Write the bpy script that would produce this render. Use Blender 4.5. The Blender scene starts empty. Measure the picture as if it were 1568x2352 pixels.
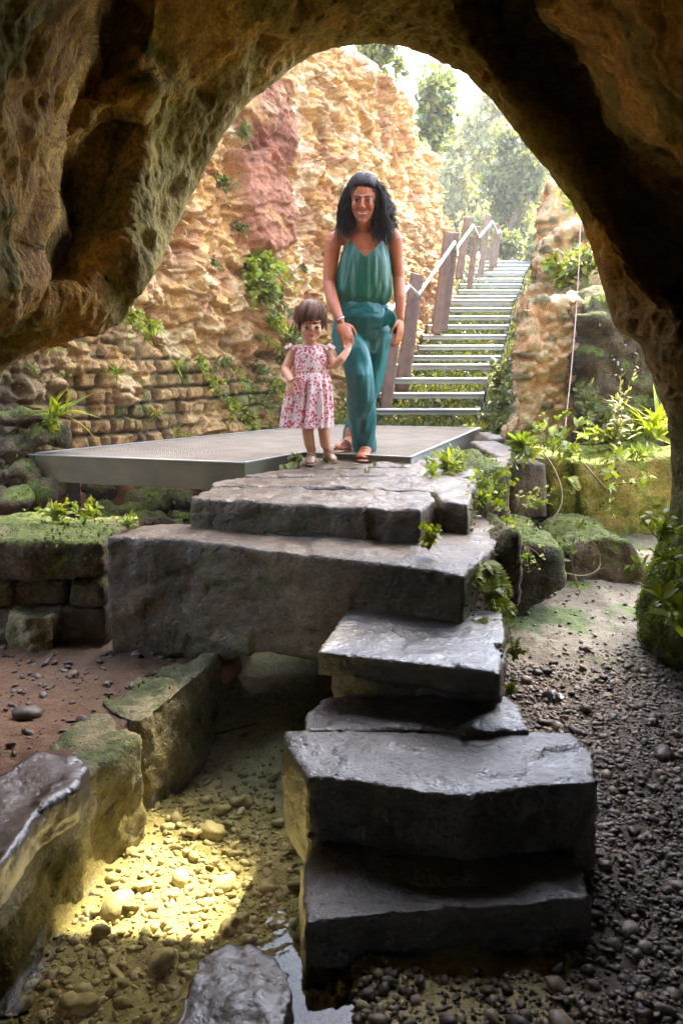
import bpy, math, random
import numpy as np
from mathutils import Vector, Matrix, Quaternion
sc = bpy.context.scene
R = math.radians
# ---------------------------------------------------------------- camera, sky, sun, exposure
PITCH = R(10.1); FPX = 1829.0; CH = 0.5
cd = bpy.data.cameras.new('camera'); cam = bpy.data.objects.new('camera', cd)
sc.collection.objects.link(cam); sc.camera = cam
cd.sensor_fit = 'VERTICAL'; cd.sensor_height = 36.0; cd.lens = FPX/2352*36
cd.clip_start = 0.02; cd.clip_end = 2000
cam.location = (0, 0, CH); cam.rotation_euler = (R(90)-PITCH, 0, 0)
cd.dof.use_dof = True; cd.dof.focus_distance = 4.3; cd.dof.aperture_fstop = 9.0
SUN = Vector((0.30, 0.46, 0.80)).normalized()
w = bpy.data.worlds.new('World'); sc.world = w; w.use_nodes = True
nt = w.node_tree; nt.nodes.clear()
wo = nt.nodes.new('ShaderNodeOutputWorld'); bg = nt.nodes.new('ShaderNodeBackground')
sky = nt.nodes.new('ShaderNodeTexSky'); sky.sky_type = 'NISHITA'; sky.sun_disc = False
sky.sun_elevation = math.asin(SUN.z); sky.sun_rotation = math.atan2(SUN.x, SUN.y)
sky.dust_density = 1.8; sky.air_density = 1.0
bg.inputs[1].default_value = 0.15
nt.links.new(sky.outputs[0], bg.inputs[0]); nt.links.new(bg.outputs[0], wo.inputs[0])
ld = bpy.data.lights.new('sun', 'SUN'); ld.energy = 2.8; ld.angle = R(0.6); ld.color = (1, .88, .70)
so = bpy.data.objects.new('sun', ld); sc.collection.objects.link(so)
so.rotation_euler = SUN.to_track_quat('Z', 'Y').to_euler()
sc.view_settings.view_transform = 'Standard'; sc.view_settings.look = 'None'
sc.view_settings.gamma = 1; sc.view_settings.exposure = 3.9
sc.render.engine = 'CYCLES'
cy = sc.cycles
cy.max_bounces = 12; cy.diffuse_bounces = 7; cy.glossy_bounces = 4; cy.transparent_max_bounces = 16
cy.transmission_bounces = 4; cy.caustics_reflective = False; cy.caustics_refractive = False
cy.use_denoising = True; cy.sample_clamp_indirect = 6
try: cy.denoiser = 'OPENIMAGEDENOISE'
except Exception: pass

# ---------------------------------------------------------------- helpers
ca, sa = math.cos(PITCH), math.sin(PITCH)
def ray(u, v):
    a = (u-784)/FPX; b = (1176-v)/FPX
    return np.stack(np.broadcast_arrays(a, ca+b*sa, -sa+b*ca), -1) if isinstance(a, np.ndarray) or isinstance(b, np.ndarray) else np.array([a, ca+b*sa, -sa+b*ca])
O0 = np.array([0, 0, CH])
def P(u, v, y):                       # point seen at (u,v) at distance y ahead
    r = ray(u, v); return O0 + r*(np.asarray(y)/r[..., 1])[..., None] if r.ndim > 1 else O0 + r*(y/r[1])
def G(u, v, z):                       # point seen at (u,v) lying at height z
    r = ray(u, v); return O0 + r*((z-CH)/r[2])
def MPX(y): return y*1.0/FPX          # metres per px roughly
rng = np.random.default_rng(7)

def _hash(ix, iy, iz, s=0):
    h = (ix.astype(np.int64)*374761393 + iy.astype(np.int64)*668265263 + iz.astype(np.int64)*2147483647 + s*1274126177) & 0xffffffff
    h = ((h ^ (h >> 13))*1274126177) & 0xffffffff
    h = ((h ^ (h >> 16))*2246822519) & 0xffffffff
    h = h ^ (h >> 15)
    return (h & 0xffffff)/float(0xffffff)
def vnoise(Q, s=0):
    i = np.floor(Q).astype(np.int64); f = Q-i; f = f*f*f*(f*(f*6-15)+10)
    r = 0
    for dx in (0, 1):
        for dy in (0, 1):
            for dz in (0, 1):
                wgt = (f[:, 0] if dx else 1-f[:, 0])*(f[:, 1] if dy else 1-f[:, 1])*(f[:, 2] if dz else 1-f[:, 2])
                r = r + wgt*_hash(i[:, 0]+dx, i[:, 1]+dy, i[:, 2]+dz, s)
    return r*2-1
def fbm(V, scale, octv=4, s=0, rough=.5):
    Q = V*scale; a = 1.; r = 0; t = 0
    for k in range(octv):
        r = r + a*vnoise(Q+17.3*k, s+k); t += a; a *= rough; Q = Q*2.03
    return r/t*1.6
def ridge(V, scale, octv=4, s=0):
    Q = V*scale; a = 1.; r = 0; t = 0
    for k in range(octv):
        r = r + a*(1-2*np.abs(vnoise(Q+9.1*k, s+k))); t += a; a *= .5; Q = Q*2.1
    return r/t
def worley(V, scale, s=0):
    Q = V*scale; i = np.floor(Q).astype(np.int64)
    f1 = np.full(len(Q), 9.); f2 = np.full(len(Q), 9.); idr = np.zeros(len(Q))
    for dx in (-1, 0, 1):
        for dy in (-1, 0, 1):
            for dz in (-1, 0, 1):
                j = i+np.array([dx, dy, dz])
                p = np.stack([_hash(j[:, 0], j[:, 1], j[:, 2], s+k) for k in (1, 2, 3)], -1)*.8+.1+j
                d = np.linalg.norm(Q-p, axis=1); hid = _hash(j[:, 0], j[:, 1], j[:, 2], s+4)
                c = d < f1; f2 = np.where(c, f1, np.minimum(f2, d)); idr = np.where(c, hid, idr); f1 = np.where(c, d, f1)
    return f1, f2, idr
def facet(V, scale, s=0, tilt=.5):      # angular broken-rock relief: one tilted plane per cell
    Q = V*scale; i = np.floor(Q).astype(np.int64); f1 = np.full(len(Q), 9.); r = np.zeros(len(Q)); idr = np.zeros(len(Q))
    for dx in (-1, 0, 1):
        for dy in (-1, 0, 1):
            for dz in (-1, 0, 1):
                j = i+np.array([dx, dy, dz])
                h = [_hash(j[:, 0], j[:, 1], j[:, 2], s+k) for k in range(1, 8)]
                o = Q-(np.stack(h[:3], -1)*.8+.1+j); d = np.abs(o).max(1)*.6+np.linalg.norm(o, axis=1)*.4; c = d < f1
                r = np.where(c, h[3]+tilt*2*((h[4]-.5)*o[:, 0]+(h[5]-.5)*o[:, 1]+(h[6]-.8)*o[:, 2]), r); idr = np.where(c, h[3], idr); f1 = np.where(c, d, f1)
    return r, idr, f1
def sst(a, b, x): t = np.clip((x-a)/(b-a), 0, 1); return t*t*(3-2*t)
def mixc(a, b, t): t = np.asarray(t)[:, None]; return np.asarray(a)*(1-t)+np.asarray(b)*t
def inpoly(px, py, poly):
    c = np.zeros(px.shape, bool); n = len(poly)
    for k in range(n):
        x1, y1 = poly[k]; x2, y2 = poly[(k+1) % n]
        c ^= ((y1 > py) != (y2 > py)) & (px < (x2-x1)*(py-y1)/((y2-y1) or 1e-9)+x1)
    return c
def polydist(px, py, poly):           # signed: negative inside
    d = np.full(px.shape, 1e9); n = len(poly)
    for k in range(n):
        x1, y1 = poly[k]; x2, y2 = poly[(k+1) % n]
        ex, ey = x2-x1, y2-y1; t = np.clip(((px-x1)*ex+(py-y1)*ey)/(ex*ex+ey*ey+1e-9), 0, 1)
        d = np.minimum(d, np.hypot(px-x1-t*ex, py-y1-t*ey))
    return np.where(inpoly(px, py, poly), -d, d)

def mesh(name, V, F, mat=None, col=None, smooth=True):
    me = bpy.data.meshes.new(name)
    V = np.asarray(V, np.float32)
    if isinstance(F, np.ndarray):
        k = F.shape[1]; m = len(F)
        me.vertices.add(len(V)); me.vertices.foreach_set('co', V.ravel())
        me.loops.add(m*k); me.loops.foreach_set('vertex_index', F.astype(np.int32).ravel())
        me.polygons.add(m); me.polygons.foreach_set('loop_start', np.arange(0, m*k, k, dtype=np.int32))
        me.polygons.foreach_set('loop_total', np.full(m, k, np.int32))
        me.update(calc_edges=True); me.validate()
    else:
        me.from_pydata([tuple(map(float, p)) for p in V], [], F); me.update()
    if col is not None:
        a = me.color_attributes.new('Col', 'FLOAT_COLOR', 'POINT')
        c = np.ones((len(V), 4), np.float32); c[:, :3] = col; a.data.foreach_set('color', c.ravel())
    me.polygons.foreach_set('use_smooth', np.full(len(me.polygons), smooth))
    if mat: me.materials.append(mat)
    return me
def link(name, me, parent=None, loc=None):
    o = bpy.data.objects.new(name, me); sc.collection.objects.link(o)
    if parent: o.parent = parent
    if loc is not None: o.location = loc
    return o
def tag(o, label=None, cat=None, group=None, kind=None):
    if label: o['label'] = label
    if cat: o['category'] = cat
    if group: o['group'] = group
    if kind: o['kind'] = kind
    return o
def empty(name, label, cat, group=None, loc=(0, 0, 0)):
    return tag(link(name, None, None, loc), label, cat, group)
def obj(name, V, F, mat, parent=None, col=None, smooth=True, label=None, cat=None, group=None, kind=None):
    V = np.asarray(V, float)
    if parent is not None: V = V-np.array(parent.matrix_world.translation if parent.parent is None and parent.type != 'EMPTY' else parent.location)
    loc = None
    if parent is None:
        loc = np.array([V[:, 0].mean(), V[:, 1].mean(), V[:, 2].min()]); V = V-loc
    o = link(name, mesh(name, V, F, mat, col, smooth), parent, loc)
    if parent is None and kind != 'structure' or label or kind: tag(o, label, cat, group, kind)
    return o
def sub(name, V, F, mat, part, root, **k):      # sub-part: child of a part (parts sit at their root's origin)
    V = np.asarray(V, float)-np.array(root.location)
    return link(name, mesh(name, V, F, mat, **k), part)
def join(lst):
    Vs, Fs, n = [], [], 0
    for V, F in lst:
        V = np.asarray(V, float); Vs.append(V)
        if isinstance(F, np.ndarray): F = F.tolist()
        Fs += [[i+n for i in f] for f in F]; n += len(V)
    return np.concatenate(Vs), Fs
def box(c, s, rot=None):
    V = np.array([[x, y, z] for x in (-.5, .5) for y in (-.5, .5) for z in (-.5, .5)])*np.array(s)
    if rot is not None: V = V@np.array(rot).T
    return V+np.array(c), [[0, 1, 3, 2], [4, 6, 7, 5], [0, 4, 5, 1], [2, 3, 7, 6], [0, 2, 6, 4], [1, 5, 7, 3]]
def beam(p, q, w_, h_, up=(0, 0, 1)):
    p = np.array(p, float); q = np.array(q, float); d = q-p; L = np.linalg.norm(d); d /= L
    s = np.cross(d, up); s /= np.linalg.norm(s)+1e-9; t = np.cross(s, d)
    return box((p+q)/2, (w_, L, h_), np.stack([s, d, t], 1))
def prism(pts, ext):
    n = len(pts); A = np.array(pts, float); e = np.array(ext, float)
    V = np.concatenate([A, A+e])
    F = [list(range(n))[::-1], list(range(n, 2*n))]+[[k, (k+1) % n, (k+1) % n+n, k+n] for k in range(n)]
    return V, F
def tube(pts, rad, seg=10, cap=True, flat=1.0, upv=None, closed=False):
    pts = np.array(pts, float); n = len(pts)
    rad = np.broadcast_to(np.asarray(rad, float), (n,)) if np.ndim(rad) < 2 else np.asarray(rad)
    if cap:                               # rounded ends
        r0 = np.max(rad[0]); r1 = np.max(rad[-1])
        d0 = pts[0]-pts[1]; d0 /= np.linalg.norm(d0)+1e-9; d1 = pts[-1]-pts[-2]; d1 /= np.linalg.norm(d1)+1e-9
        pts = np.concatenate([[pts[0]+d0*r0*.98, pts[0]+d0*r0*.7], pts, [pts[-1]+d1*r1*.7, pts[-1]+d1*r1*.98]])
        rad = np.concatenate([[rad[0]*.2, rad[0]*.71], rad, [rad[-1]*.71, rad[-1]*.2]])
    n = len(pts); V = []
    T = np.gradient(pts, axis=0); T /= np.linalg.norm(T, axis=1)[:, None]+1e-12
    u = np.array(upv, float) if upv is not None else (np.array([0, 1., 0]) if abs(T[0, 1]) < .8 else np.array([1., 0, 0]))
    th = np.arange(seg)*2*math.pi/seg
    for k in range(n):
        u = u-T[k]*np.dot(u, T[k]); u /= np.linalg.norm(u)+1e-12; s = np.cross(T[k], u)
        ra, rb = (rad[k] if np.ndim(rad[k]) else (rad[k], rad[k]*flat))
        V.append(pts[k]+np.outer(np.cos(th)*ra, s)+np.outer(np.sin(th)*rb, u))
    V = np.concatenate(V); F = []
    for k in range(n-1):
        for j in range(seg):
            a = k*seg+j; b = k*seg+(j+1) % seg; F.append([a, b, b+seg, a+seg])
    if not closed:
        F.append(list(range(seg))[::-1]); F.append(list(range((n-1)*seg, n*seg)))
    return V, F
def ell(c, r, rot=None, nu=20, nv=12):
    V = [[0, 0, 1]]
    for i in range(1, nv):
        for j in range(nu):
            a = math.pi*i/nv; b = 2*math.pi*j/nu; V.append([math.sin(a)*math.cos(b), math.sin(a)*math.sin(b), math.cos(a)])
    V.append([0, 0, -1]); V = np.array(V)*np.array(r); F = []
    for j in range(nu): F.append([0, 1+j, 1+(j+1) % nu])
    for i in range(nv-2):
        for j in range(nu):
            a = 1+i*nu+j; b = 1+i*nu+(j+1) % nu; F.append([a, a+nu, b+nu, b])
    L = len(V)-1
    for j in range(nu): F.append([L, L-nu+(j+1) % nu, L-nu+j])
    if rot is not None: V = V@np.array(rot).T
    return V+np.array(c), F
def voxel(V, F, vs, it=4, fac=.5):
    me = mesh('tmp', V, F); o = bpy.data.objects.new('tmp', me); sc.collection.objects.link(o)
    m = o.modifiers.new('r', 'REMESH'); m.mode = 'VOXEL'; m.voxel_size = vs; m.adaptivity = 0
    if it:
        s = o.modifiers.new('s', 'SMOOTH'); s.iterations = it; s.factor = fac
    dg = bpy.context.evaluated_depsgraph_get(); dg.update()
    e = o.evaluated_get(dg); m2 = bpy.data.meshes.new_from_object(e)
    n = len(m2.vertices); C = np.zeros(n*3, np.float32); m2.vertices.foreach_get('co', C)
    N = np.zeros(n*3, np.float32); m2.vertex_normals.foreach_get('vector', N)
    L = np.zeros(len(m2.loops), np.int32); m2.loops.foreach_get('vertex_index', L)
    k = len(m2.loops)//max(1, len(m2.polygons))
    F2 = L.reshape(-1, k) if k*len(m2.polygons) == len(L) else [list(p.vertices) for p in m2.polygons]
    bpy.data.objects.remove(o); bpy.data.meshes.remove(me); bpy.data.meshes.remove(m2)
    return C.reshape(-1, 3).astype(float), F2, N.reshape(-1, 3).astype(float)
def grid_faces(nu, nv, wrap=False):
    a = np.arange(nu*nv).reshape(nu, nv)
    if wrap: a = np.concatenate([a, a[:1]])
    return np.stack([a[:-1, :-1].ravel(), a[1:, :-1].ravel(), a[1:, 1:].ravel(), a[:-1, 1:].ravel()], 1)
def gnormals(X):                       # normals of a (nu,nv,3) grid
    du = np.gradient(X, axis=0); dv = np.gradient(X, axis=1); n = np.cross(du, dv)
    return n/(np.linalg.norm(n, axis=2)[..., None]+1e-12)

# ---------------------------------------------------------------- materials
class NT:
    def __init__(s, name):
        s.m = bpy.data.materials.new(name); s.m.use_nodes = True; s.t = s.m.node_tree; s.t.nodes.clear()
        s.o = s.n('ShaderNodeOutputMaterial')
    def n(s, t, **k):
        x = s.t.nodes.new(t)
        for a, b in k.items(): setattr(x, a, b)
        return x
    def l(s, a, b): s.t.links.new(a, b)
    def set(s, sock, v):
        if hasattr(v, 'is_output'): s.l(v, sock)
        elif isinstance(v, (tuple, list)) and len(v) == 3 and sock.type == 'RGBA': sock.default_value = (*v, 1)
        else: sock.default_value = v
    def noise(s, vec, scale, detail=5, rough=.6, dist=0):
        x = s.n('ShaderNodeTexNoise'); s.l(vec, x.inputs['Vector']); x.inputs['Scale'].default_value = scale
        x.inputs['Detail'].default_value = detail; x.inputs['Roughness'].default_value = rough; x.inputs['Distortion'].default_value = dist
        return x.outputs['Fac']
    def vor(s, vec, scale, feat='F1', out='Distance', rnd=1):
        x = s.n('ShaderNodeTexVoronoi'); x.feature = feat; s.l(vec, x.inputs['Vector']); x.inputs['Scale'].default_value = scale
        x.inputs['Randomness'].default_value = rnd; return x.outputs[out]
    def ramp(s, f, st, interp='LINEAR'):
        x = s.n('ShaderNodeValToRGB'); s.l(f, x.inputs[0]); r = x.color_ramp; r.interpolation = interp
        while len(r.elements) < len(st): r.elements.new(.5)
        for e, (p, c) in zip(r.elements, st): e.position = p; e.color = (*c, 1) if len(c) == 3 else c
        return x.outputs[0]
    def mr(s, f, a, b, c=0, d=1):
        x = s.n('ShaderNodeMapRange'); s.set(x.inputs[0], f); 
        for i, v in enumerate((a, b, c, d)): x.inputs[i+1].default_value = v
        return x.outputs[0]
    def math(s, op, a, b=0, clamp=False):
        x = s.n('ShaderNodeMath', operation=op, use_clamp=clamp); s.set(x.inputs[0], a); s.set(x.inputs[1], b); return x.outputs[0]
    def mix(s, f, a, b, mode='MIX'):
        x = s.n('ShaderNodeMix', data_type='RGBA', blend_type=mode); s.set(x.inputs[0], f); s.set(x.inputs[6], a); s.set(x.inputs[7], b); return x.outputs[2]
    def bump(s, h, st, dist=.01, nrm=None):
        x = s.n('ShaderNodeBump'); s.l(h, x.inputs['Height']); x.inputs['Strength'].default_value = st; x.inputs['Distance'].default_value = dist
        if nrm is not None: s.l(nrm, x.inputs['Normal'])
        return x.outputs[0]
    def bsdf(s, col, rough=.8, nrm=None, **k):
        x = s.n('ShaderNodeBsdfPrincipled'); s.set(x.inputs['Base Color'], col); s.set(x.inputs['Roughness'], rough)
        if nrm is not None: s.l(nrm, x.inputs['Normal'])
        for a, b in k.items(): s.set(x.inputs[a.replace('_', ' ')], b)
        s.l(x.outputs[0], s.o.inputs[0]); return x
    def pos(s): return s.n('ShaderNodeNewGeometry').outputs['Position']
    def objc(s): return s.n('ShaderNodeTexCoord').outputs['Object']
    def nz(s):
        g = s.n('ShaderNodeNewGeometry'); x = s.n('ShaderNodeSeparateXYZ'); s.l(g.outputs['Normal'], x.inputs[0]); return x.outputs[2]
    def col(s):
        return s.n('ShaderNodeVertexColor', layer_name='Col').outputs[0]
def rockmat(name, cs, sc1=3., moss=0., mossc=(.07, .09, .015), rough=.85, bump=.6, bs=1., usecol=False, dark=(.55, 1.25), up=.35, spec=.4, coat=0):
    n = NT(name); p = n.pos()
    if usecol: c = n.col()
    else: c = n.ramp(n.noise(p, sc1, 6, .62, .4), [(.32+.36*i/(len(cs)-1), x) for i, x in enumerate(cs)])
    f = n.noise(p, 22*bs, 6, .7); c = n.mix(1, c, n.ramp(f, [(.3, (dark[0],)*3), (.7, (dark[1],)*3)]), 'MULTIPLY')
    f2 = n.noise(p, 95*bs, 3, .6); c = n.mix(1, c, n.ramp(f2, [(.35, (.72,)*3), (.6, (1.12,)*3)]), 'MULTIPLY')
    if moss:
        mm = n.math('ADD', n.noise(p, 4.5, 6, .68, .6), n.math('MULTIPLY', n.nz(), up*.3))
        mk = n.mr(mm, .62-moss*.3, .72-moss*.3)
        mcol = n.mix(n.mr(n.noise(p, 30, 4), .35, .65), tuple(x*.45 for x in mossc), tuple(x*1.35 for x in mossc))
        c = n.mix(mk, c, mcol)
    h = n.math('ADD', n.math('MULTIPLY', n.noise(p, 16*bs, 8, .65), 1.2), n.math('MULTIPLY', n.noise(p, 70*bs, 5, .7), .5))
    pit = n.mr(n.vor(p, 38*bs), .05, .35); h = n.math('ADD', h, n.math('MULTIPLY', pit, .25))
    nb = n.bump(h, bump, .02); n.bsdf(c, rough, nb, Specular_IOR_Level=spec, Coat_Weight=coat, Coat_Roughness=.27, Coat_IOR=1.6, Coat_Normal=n.bump(h, bump*.45, .02))
    return n.m
def leafmat(name, c1, c2, trans=.35, rough=.5):
    n = NT(name); p = n.pos()
    c = n.mix(1, n.mix(n.mr(n.noise(p, 9, 3), .35, .65), c1, c2), n.col(), 'MULTIPLY')
    b = n.n('ShaderNodeBsdfPrincipled'); n.l(c, b.inputs['Base Color']); b.inputs['Roughness'].default_value = rough
    b.inputs['Specular IOR Level'].default_value = .35
    t = n.n('ShaderNodeBsdfTranslucent'); n.l(n.mix(1, c, (1.25, 1.3, .5), 'MULTIPLY'), t.inputs[0])
    x = n.n('ShaderNodeMixShader'); x.inputs[0].default_value = trans; n.l(b.outputs[0], x.inputs[1]); n.l(t.outputs[0], x.inputs[2]); n.l(x.outputs[0], n.o.inputs[0])
    return n.m
def plain(name, col, rough=.6, var=.25, bs=20, bump=.15, **k):
    n = NT(name); p = n.objc(); f = n.noise(p, bs, 5, .6)
    c = n.mix(1, col, n.ramp(f, [(.3, (1-var,)*3), (.7, (1+var*.6,)*3)]), 'MULTIPLY')
    n.bsdf(c, rough, n.bump(n.noise(p, bs*3, 4), bump, .003), **k); return n.m

M = {}
M['cave'] = rockmat('cave_rock', None, usecol=True, rough=.9, bump=.9, bs=.9, dark=(.6, 1.3), moss=.0)
M['wall'] = rockmat('rubble_rock', None, usecol=True, rough=.85, bump=.8, bs=1.2, dark=(.5, 1.3), moss=0)
M['stone'] = rockmat('path_stone', [(.040, .023, .009), (.098, .063, .029), (.165, .120, .070)], 5, moss=.30, mossc=(.075, .07, .02), rough=.42, bump=.7, coat=.12, up=-.6, spec=.5)
M['stone_dark'] = rockmat('wet_stone', [(.018, .010, .005), (.046, .030, .017), (.09, .066, .044)], 6, moss=0, rough=.30, bump=.8, bs=1.4, spec=.9, coat=1.0, dark=(.45, 1.3))
M['stone_wet'] = rockmat('soaked_stone', [(.02, .018, .02), (.06, .045, .04), (.09, .07, .06)], 7, moss=0, rough=.16, bump=.5, spec=.8, coat=.8)
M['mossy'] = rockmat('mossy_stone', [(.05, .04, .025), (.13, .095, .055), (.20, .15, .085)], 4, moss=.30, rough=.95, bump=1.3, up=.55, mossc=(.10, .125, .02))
M['mossy_lit'] = rockmat('lime_moss_stone', [(.20, .17, .05), (.34, .30, .07), (.42, .36, .12)], 3, moss=.5, rough=.95, bump=.9, up=.3, mossc=(.17, .20, .02))  # lime moss, paler than mossy: bounced light put into its colour
M['channel'] = rockmat('channel_stone', [(.10, .085, .04), (.22, .19, .09), (.30, .25, .13)], 6, moss=.2, rough=.6, bump=.8, bs=1.3)
M['sand'] = rockmat('sand', None, usecol=True, rough=.7, bump=.5, bs=1.5, dark=(.7, 1.2), spec=.4)
M['earth'] = rockmat('orange_earth', [(.35, .14, .05), (.5, .22, .09), (.55, .3, .14)], 4, rough=.95, bump=.6)
M['leaf'] = leafmat('leaf_green', (.075, .105, .025), (.17, .20, .055))
M['leaf_lime'] = leafmat('leaf_lime', (.16, .24, .02), (.28, .34, .04), .4)
M['leaf_tree'] = leafmat('leaf_tree', (.07, .10, .04), (.18, .21, .09), .35)
M['leaf_pale'] = leafmat('leaf_pale', (.22, .25, .15), (.40, .40, .26), .35)
M['stem'] = plain('stem', (.16, .12, .04), .7)
M['bark'] = plain('bark', (.16, .11, .07), .9, .4, 12, .5)
M['wood'] = plain('weathered_wood', (.17, .095, .058), .75, .4, 9, .4)
M['metal'] = plain('galvanised_metal', (.42, .40, .36), .42, .15, 14, .1, Metallic=.55)
M['metal_dark'] = plain('dark_steel', (.05, .05, .05), .5, .2, 14, .1, Metallic=.3)
M['deckside'] = plain('deck_fascia_metal', (.12, .105, .06), .5, .3, 5, .1, Metallic=.2)
M['grate'] = plain('grating_metal', (.50, .43, .34), .6, .2, 6, .1, Metallic=.15)
M['tread'] = plain('tread_metal', (.33, .34, .32), .5, .15, 8, .1, Metallic=.3)
M['rail'] = plain('steel_rail', (.62, .64, .64), .3, .1, 8, .05, Metallic=.8)
# ---------------------------------------------------------------- ground
def gz(x, y):
    xe = np.interp(y, [0, 1.2, 1.6, 2.2, 2.9, 3.4, 6], [-.85, -.8, -.76, -.64, -.50, -.42, -.42])
    left = -.57
    bed = np.interp(y, [0, 2.6, 3.2, 3.7, 4.1, 6.0, 7.0, 8.06, 9.0, 11.5, 12.4, 14.4, 16.4, 20, 40, 400],
                    [-.92, -.88, -.80, -.73, -.45, -.34, -.14, .18, .30, 1.12, 1.28, 1.88, 2.35, 3.0, 4.0, 4.0])
    right = np.interp(y, [0, 2.7, 3.0, 3.8, 4.2, 6.0], [-.692, -.690, -.65, -.5, -.42, -.32])
    r2 = np.where(y < 5.5, right, bed)
    z = bed*1.0
    k = sst(.42, .62, x); z = z*(1-k)+r2*k
    k3 = sst(-.06, .04, x)*sst(1.75, 1.5, y); z = z*(1-k3)-.692*k3
    kl = 1-sst(-.05, .02, x-xe); kk = kl*(1-sst(3.2, 3.7, y)); z = z*(1-kk)+left*kk
    # banks beside the stairs
    cx = np.interp(y, [0, 7, 9, 11.5, 14.4, 18], [1.2, .8, 1.3, 2.0, 2.75, 3.9])
    z = z+sst(.55, 2.6, np.abs(x-cx))*sst(7.6, 9.5, y)*1.3
    return z
def gn(x, y):
    Q = np.stack([x, y, x*0], 1); return fbm(Q, 3.5, 4, 3)*.016+fbm(Q, 14, 4, 5)*.009+ridge(Q, 28, 3, 8)*.004
def build_ground():
    def axis(a, b, st, lo, hi, g=1.22):
        m = list(np.arange(a, b, st)); s = st; x = a; L = []
        while x > lo: s = min(s*g, 40); x -= s; L.append(x)
        s = st; x = m[-1]; H = []
        while x < hi: s = min(s*g, 40); x += s; H.append(x)
        return np.array(L[::-1]+m+H)
    xs = axis(-1.7, 2.1, .014, -300, 300); ys = axis(.9, 4.2, .014, -12, 500)
    X, Y = np.meshgrid(xs, ys, indexing='ij'); x = X.ravel(); y = Y.ravel()
    z = gz(x, y); Q = np.stack([x, y, z*0], 1)
    nz_ = gn(x, y)
    z = z+nz_*(1+sst(5, 12, y)*3)
    V = np.stack([x, y, z], 1)
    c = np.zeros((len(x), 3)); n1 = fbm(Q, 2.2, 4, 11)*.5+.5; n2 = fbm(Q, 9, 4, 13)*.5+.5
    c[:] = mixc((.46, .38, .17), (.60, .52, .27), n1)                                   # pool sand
    k = sst(2.35, 2.8, y+.2*n1); c = mixc(mixc((.34, .29, .12), (.46, .39, .18), n1), np.array((.78, .70, .42)), k)  # far bed paler, near bed darker: light level put into the sand colour
    k = sst(.42, .55, x+.1*n2); c = c*(1-k[:, None])+mixc((.08, .052, .03), (.16, .11, .07), n2)*k[:, None]     # gravel stream
    k = sst(.4, .55, x)*sst(2.85, 3.1, y+.15*n2); c = c*(1-k[:, None])+mixc((.13, .105, .06), (.27, .22, .14), n1)*k[:, None]
    xe = np.interp(y, [0, 1.2, 1.6, 2.2, 2.9, 3.4, 6], [-.85, -.8, -.76, -.64, -.50, -.42, -.42])
    k = (1-sst(-.05, .02, x-xe)); c = c*(1-k[:, None])+mixc((.055, .026, .010), (.15, .075, .032), n1*.6+n2*.4)*k[:, None]
    k = sst(3.9, 4.5, y); c = c*(1-k[:, None])+mixc((.05, .055, .02), (.11, .10, .045), n2)*k[:, None]
    k = sst(.68, .8, fbm(Q, 7, 4, 21)*.5+.5)*sst(2.9, 3.3, y)*sst(.4, .6, x); c = c*(1-k[:, None])+np.array((.09, .12, .02))*k[:, None]
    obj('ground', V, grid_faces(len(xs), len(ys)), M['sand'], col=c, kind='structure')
build_ground()

def water():
    n = NT('water'); p = n.pos()
    nrm = n.bump(n.noise(p, 5, 3, .5, .8), .12, .02, n.bump(n.noise(p, 22, 2), .05, .01))
    t = n.n('ShaderNodeBsdfTransparent'); t.inputs[0].default_value = (.93, .93, .80, 1)
    g = n.n('ShaderNodeBsdfGlossy'); g.inputs['Roughness'].default_value = .02; n.l(nrm, g.inputs['Normal'])
    fr = n.n('ShaderNodeFresnel'); fr.inputs[0].default_value = 1.33; n.l(nrm, fr.inputs['Normal'])
    x = n.n('ShaderNodeMixShader'); n.l(fr.outputs[0], x.inputs[0]); n.l(t.outputs[0], x.inputs[1]); n.l(g.outputs[0], x.inputs[2]); n.l(x.outputs[0], n.o.inputs[0])
    xs = np.linspace(-1.2, 2.3, 60); ys = np.linspace(-1.5, 3.9, 80); X, Y = np.meshgrid(xs, ys, indexing='ij')
    V = np.stack([X.ravel(), Y.ravel(), np.full(X.size, -.705)], 1)
    obj('water', V, grid_faces(60, 80), n.m, kind='structure')
water()

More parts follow.
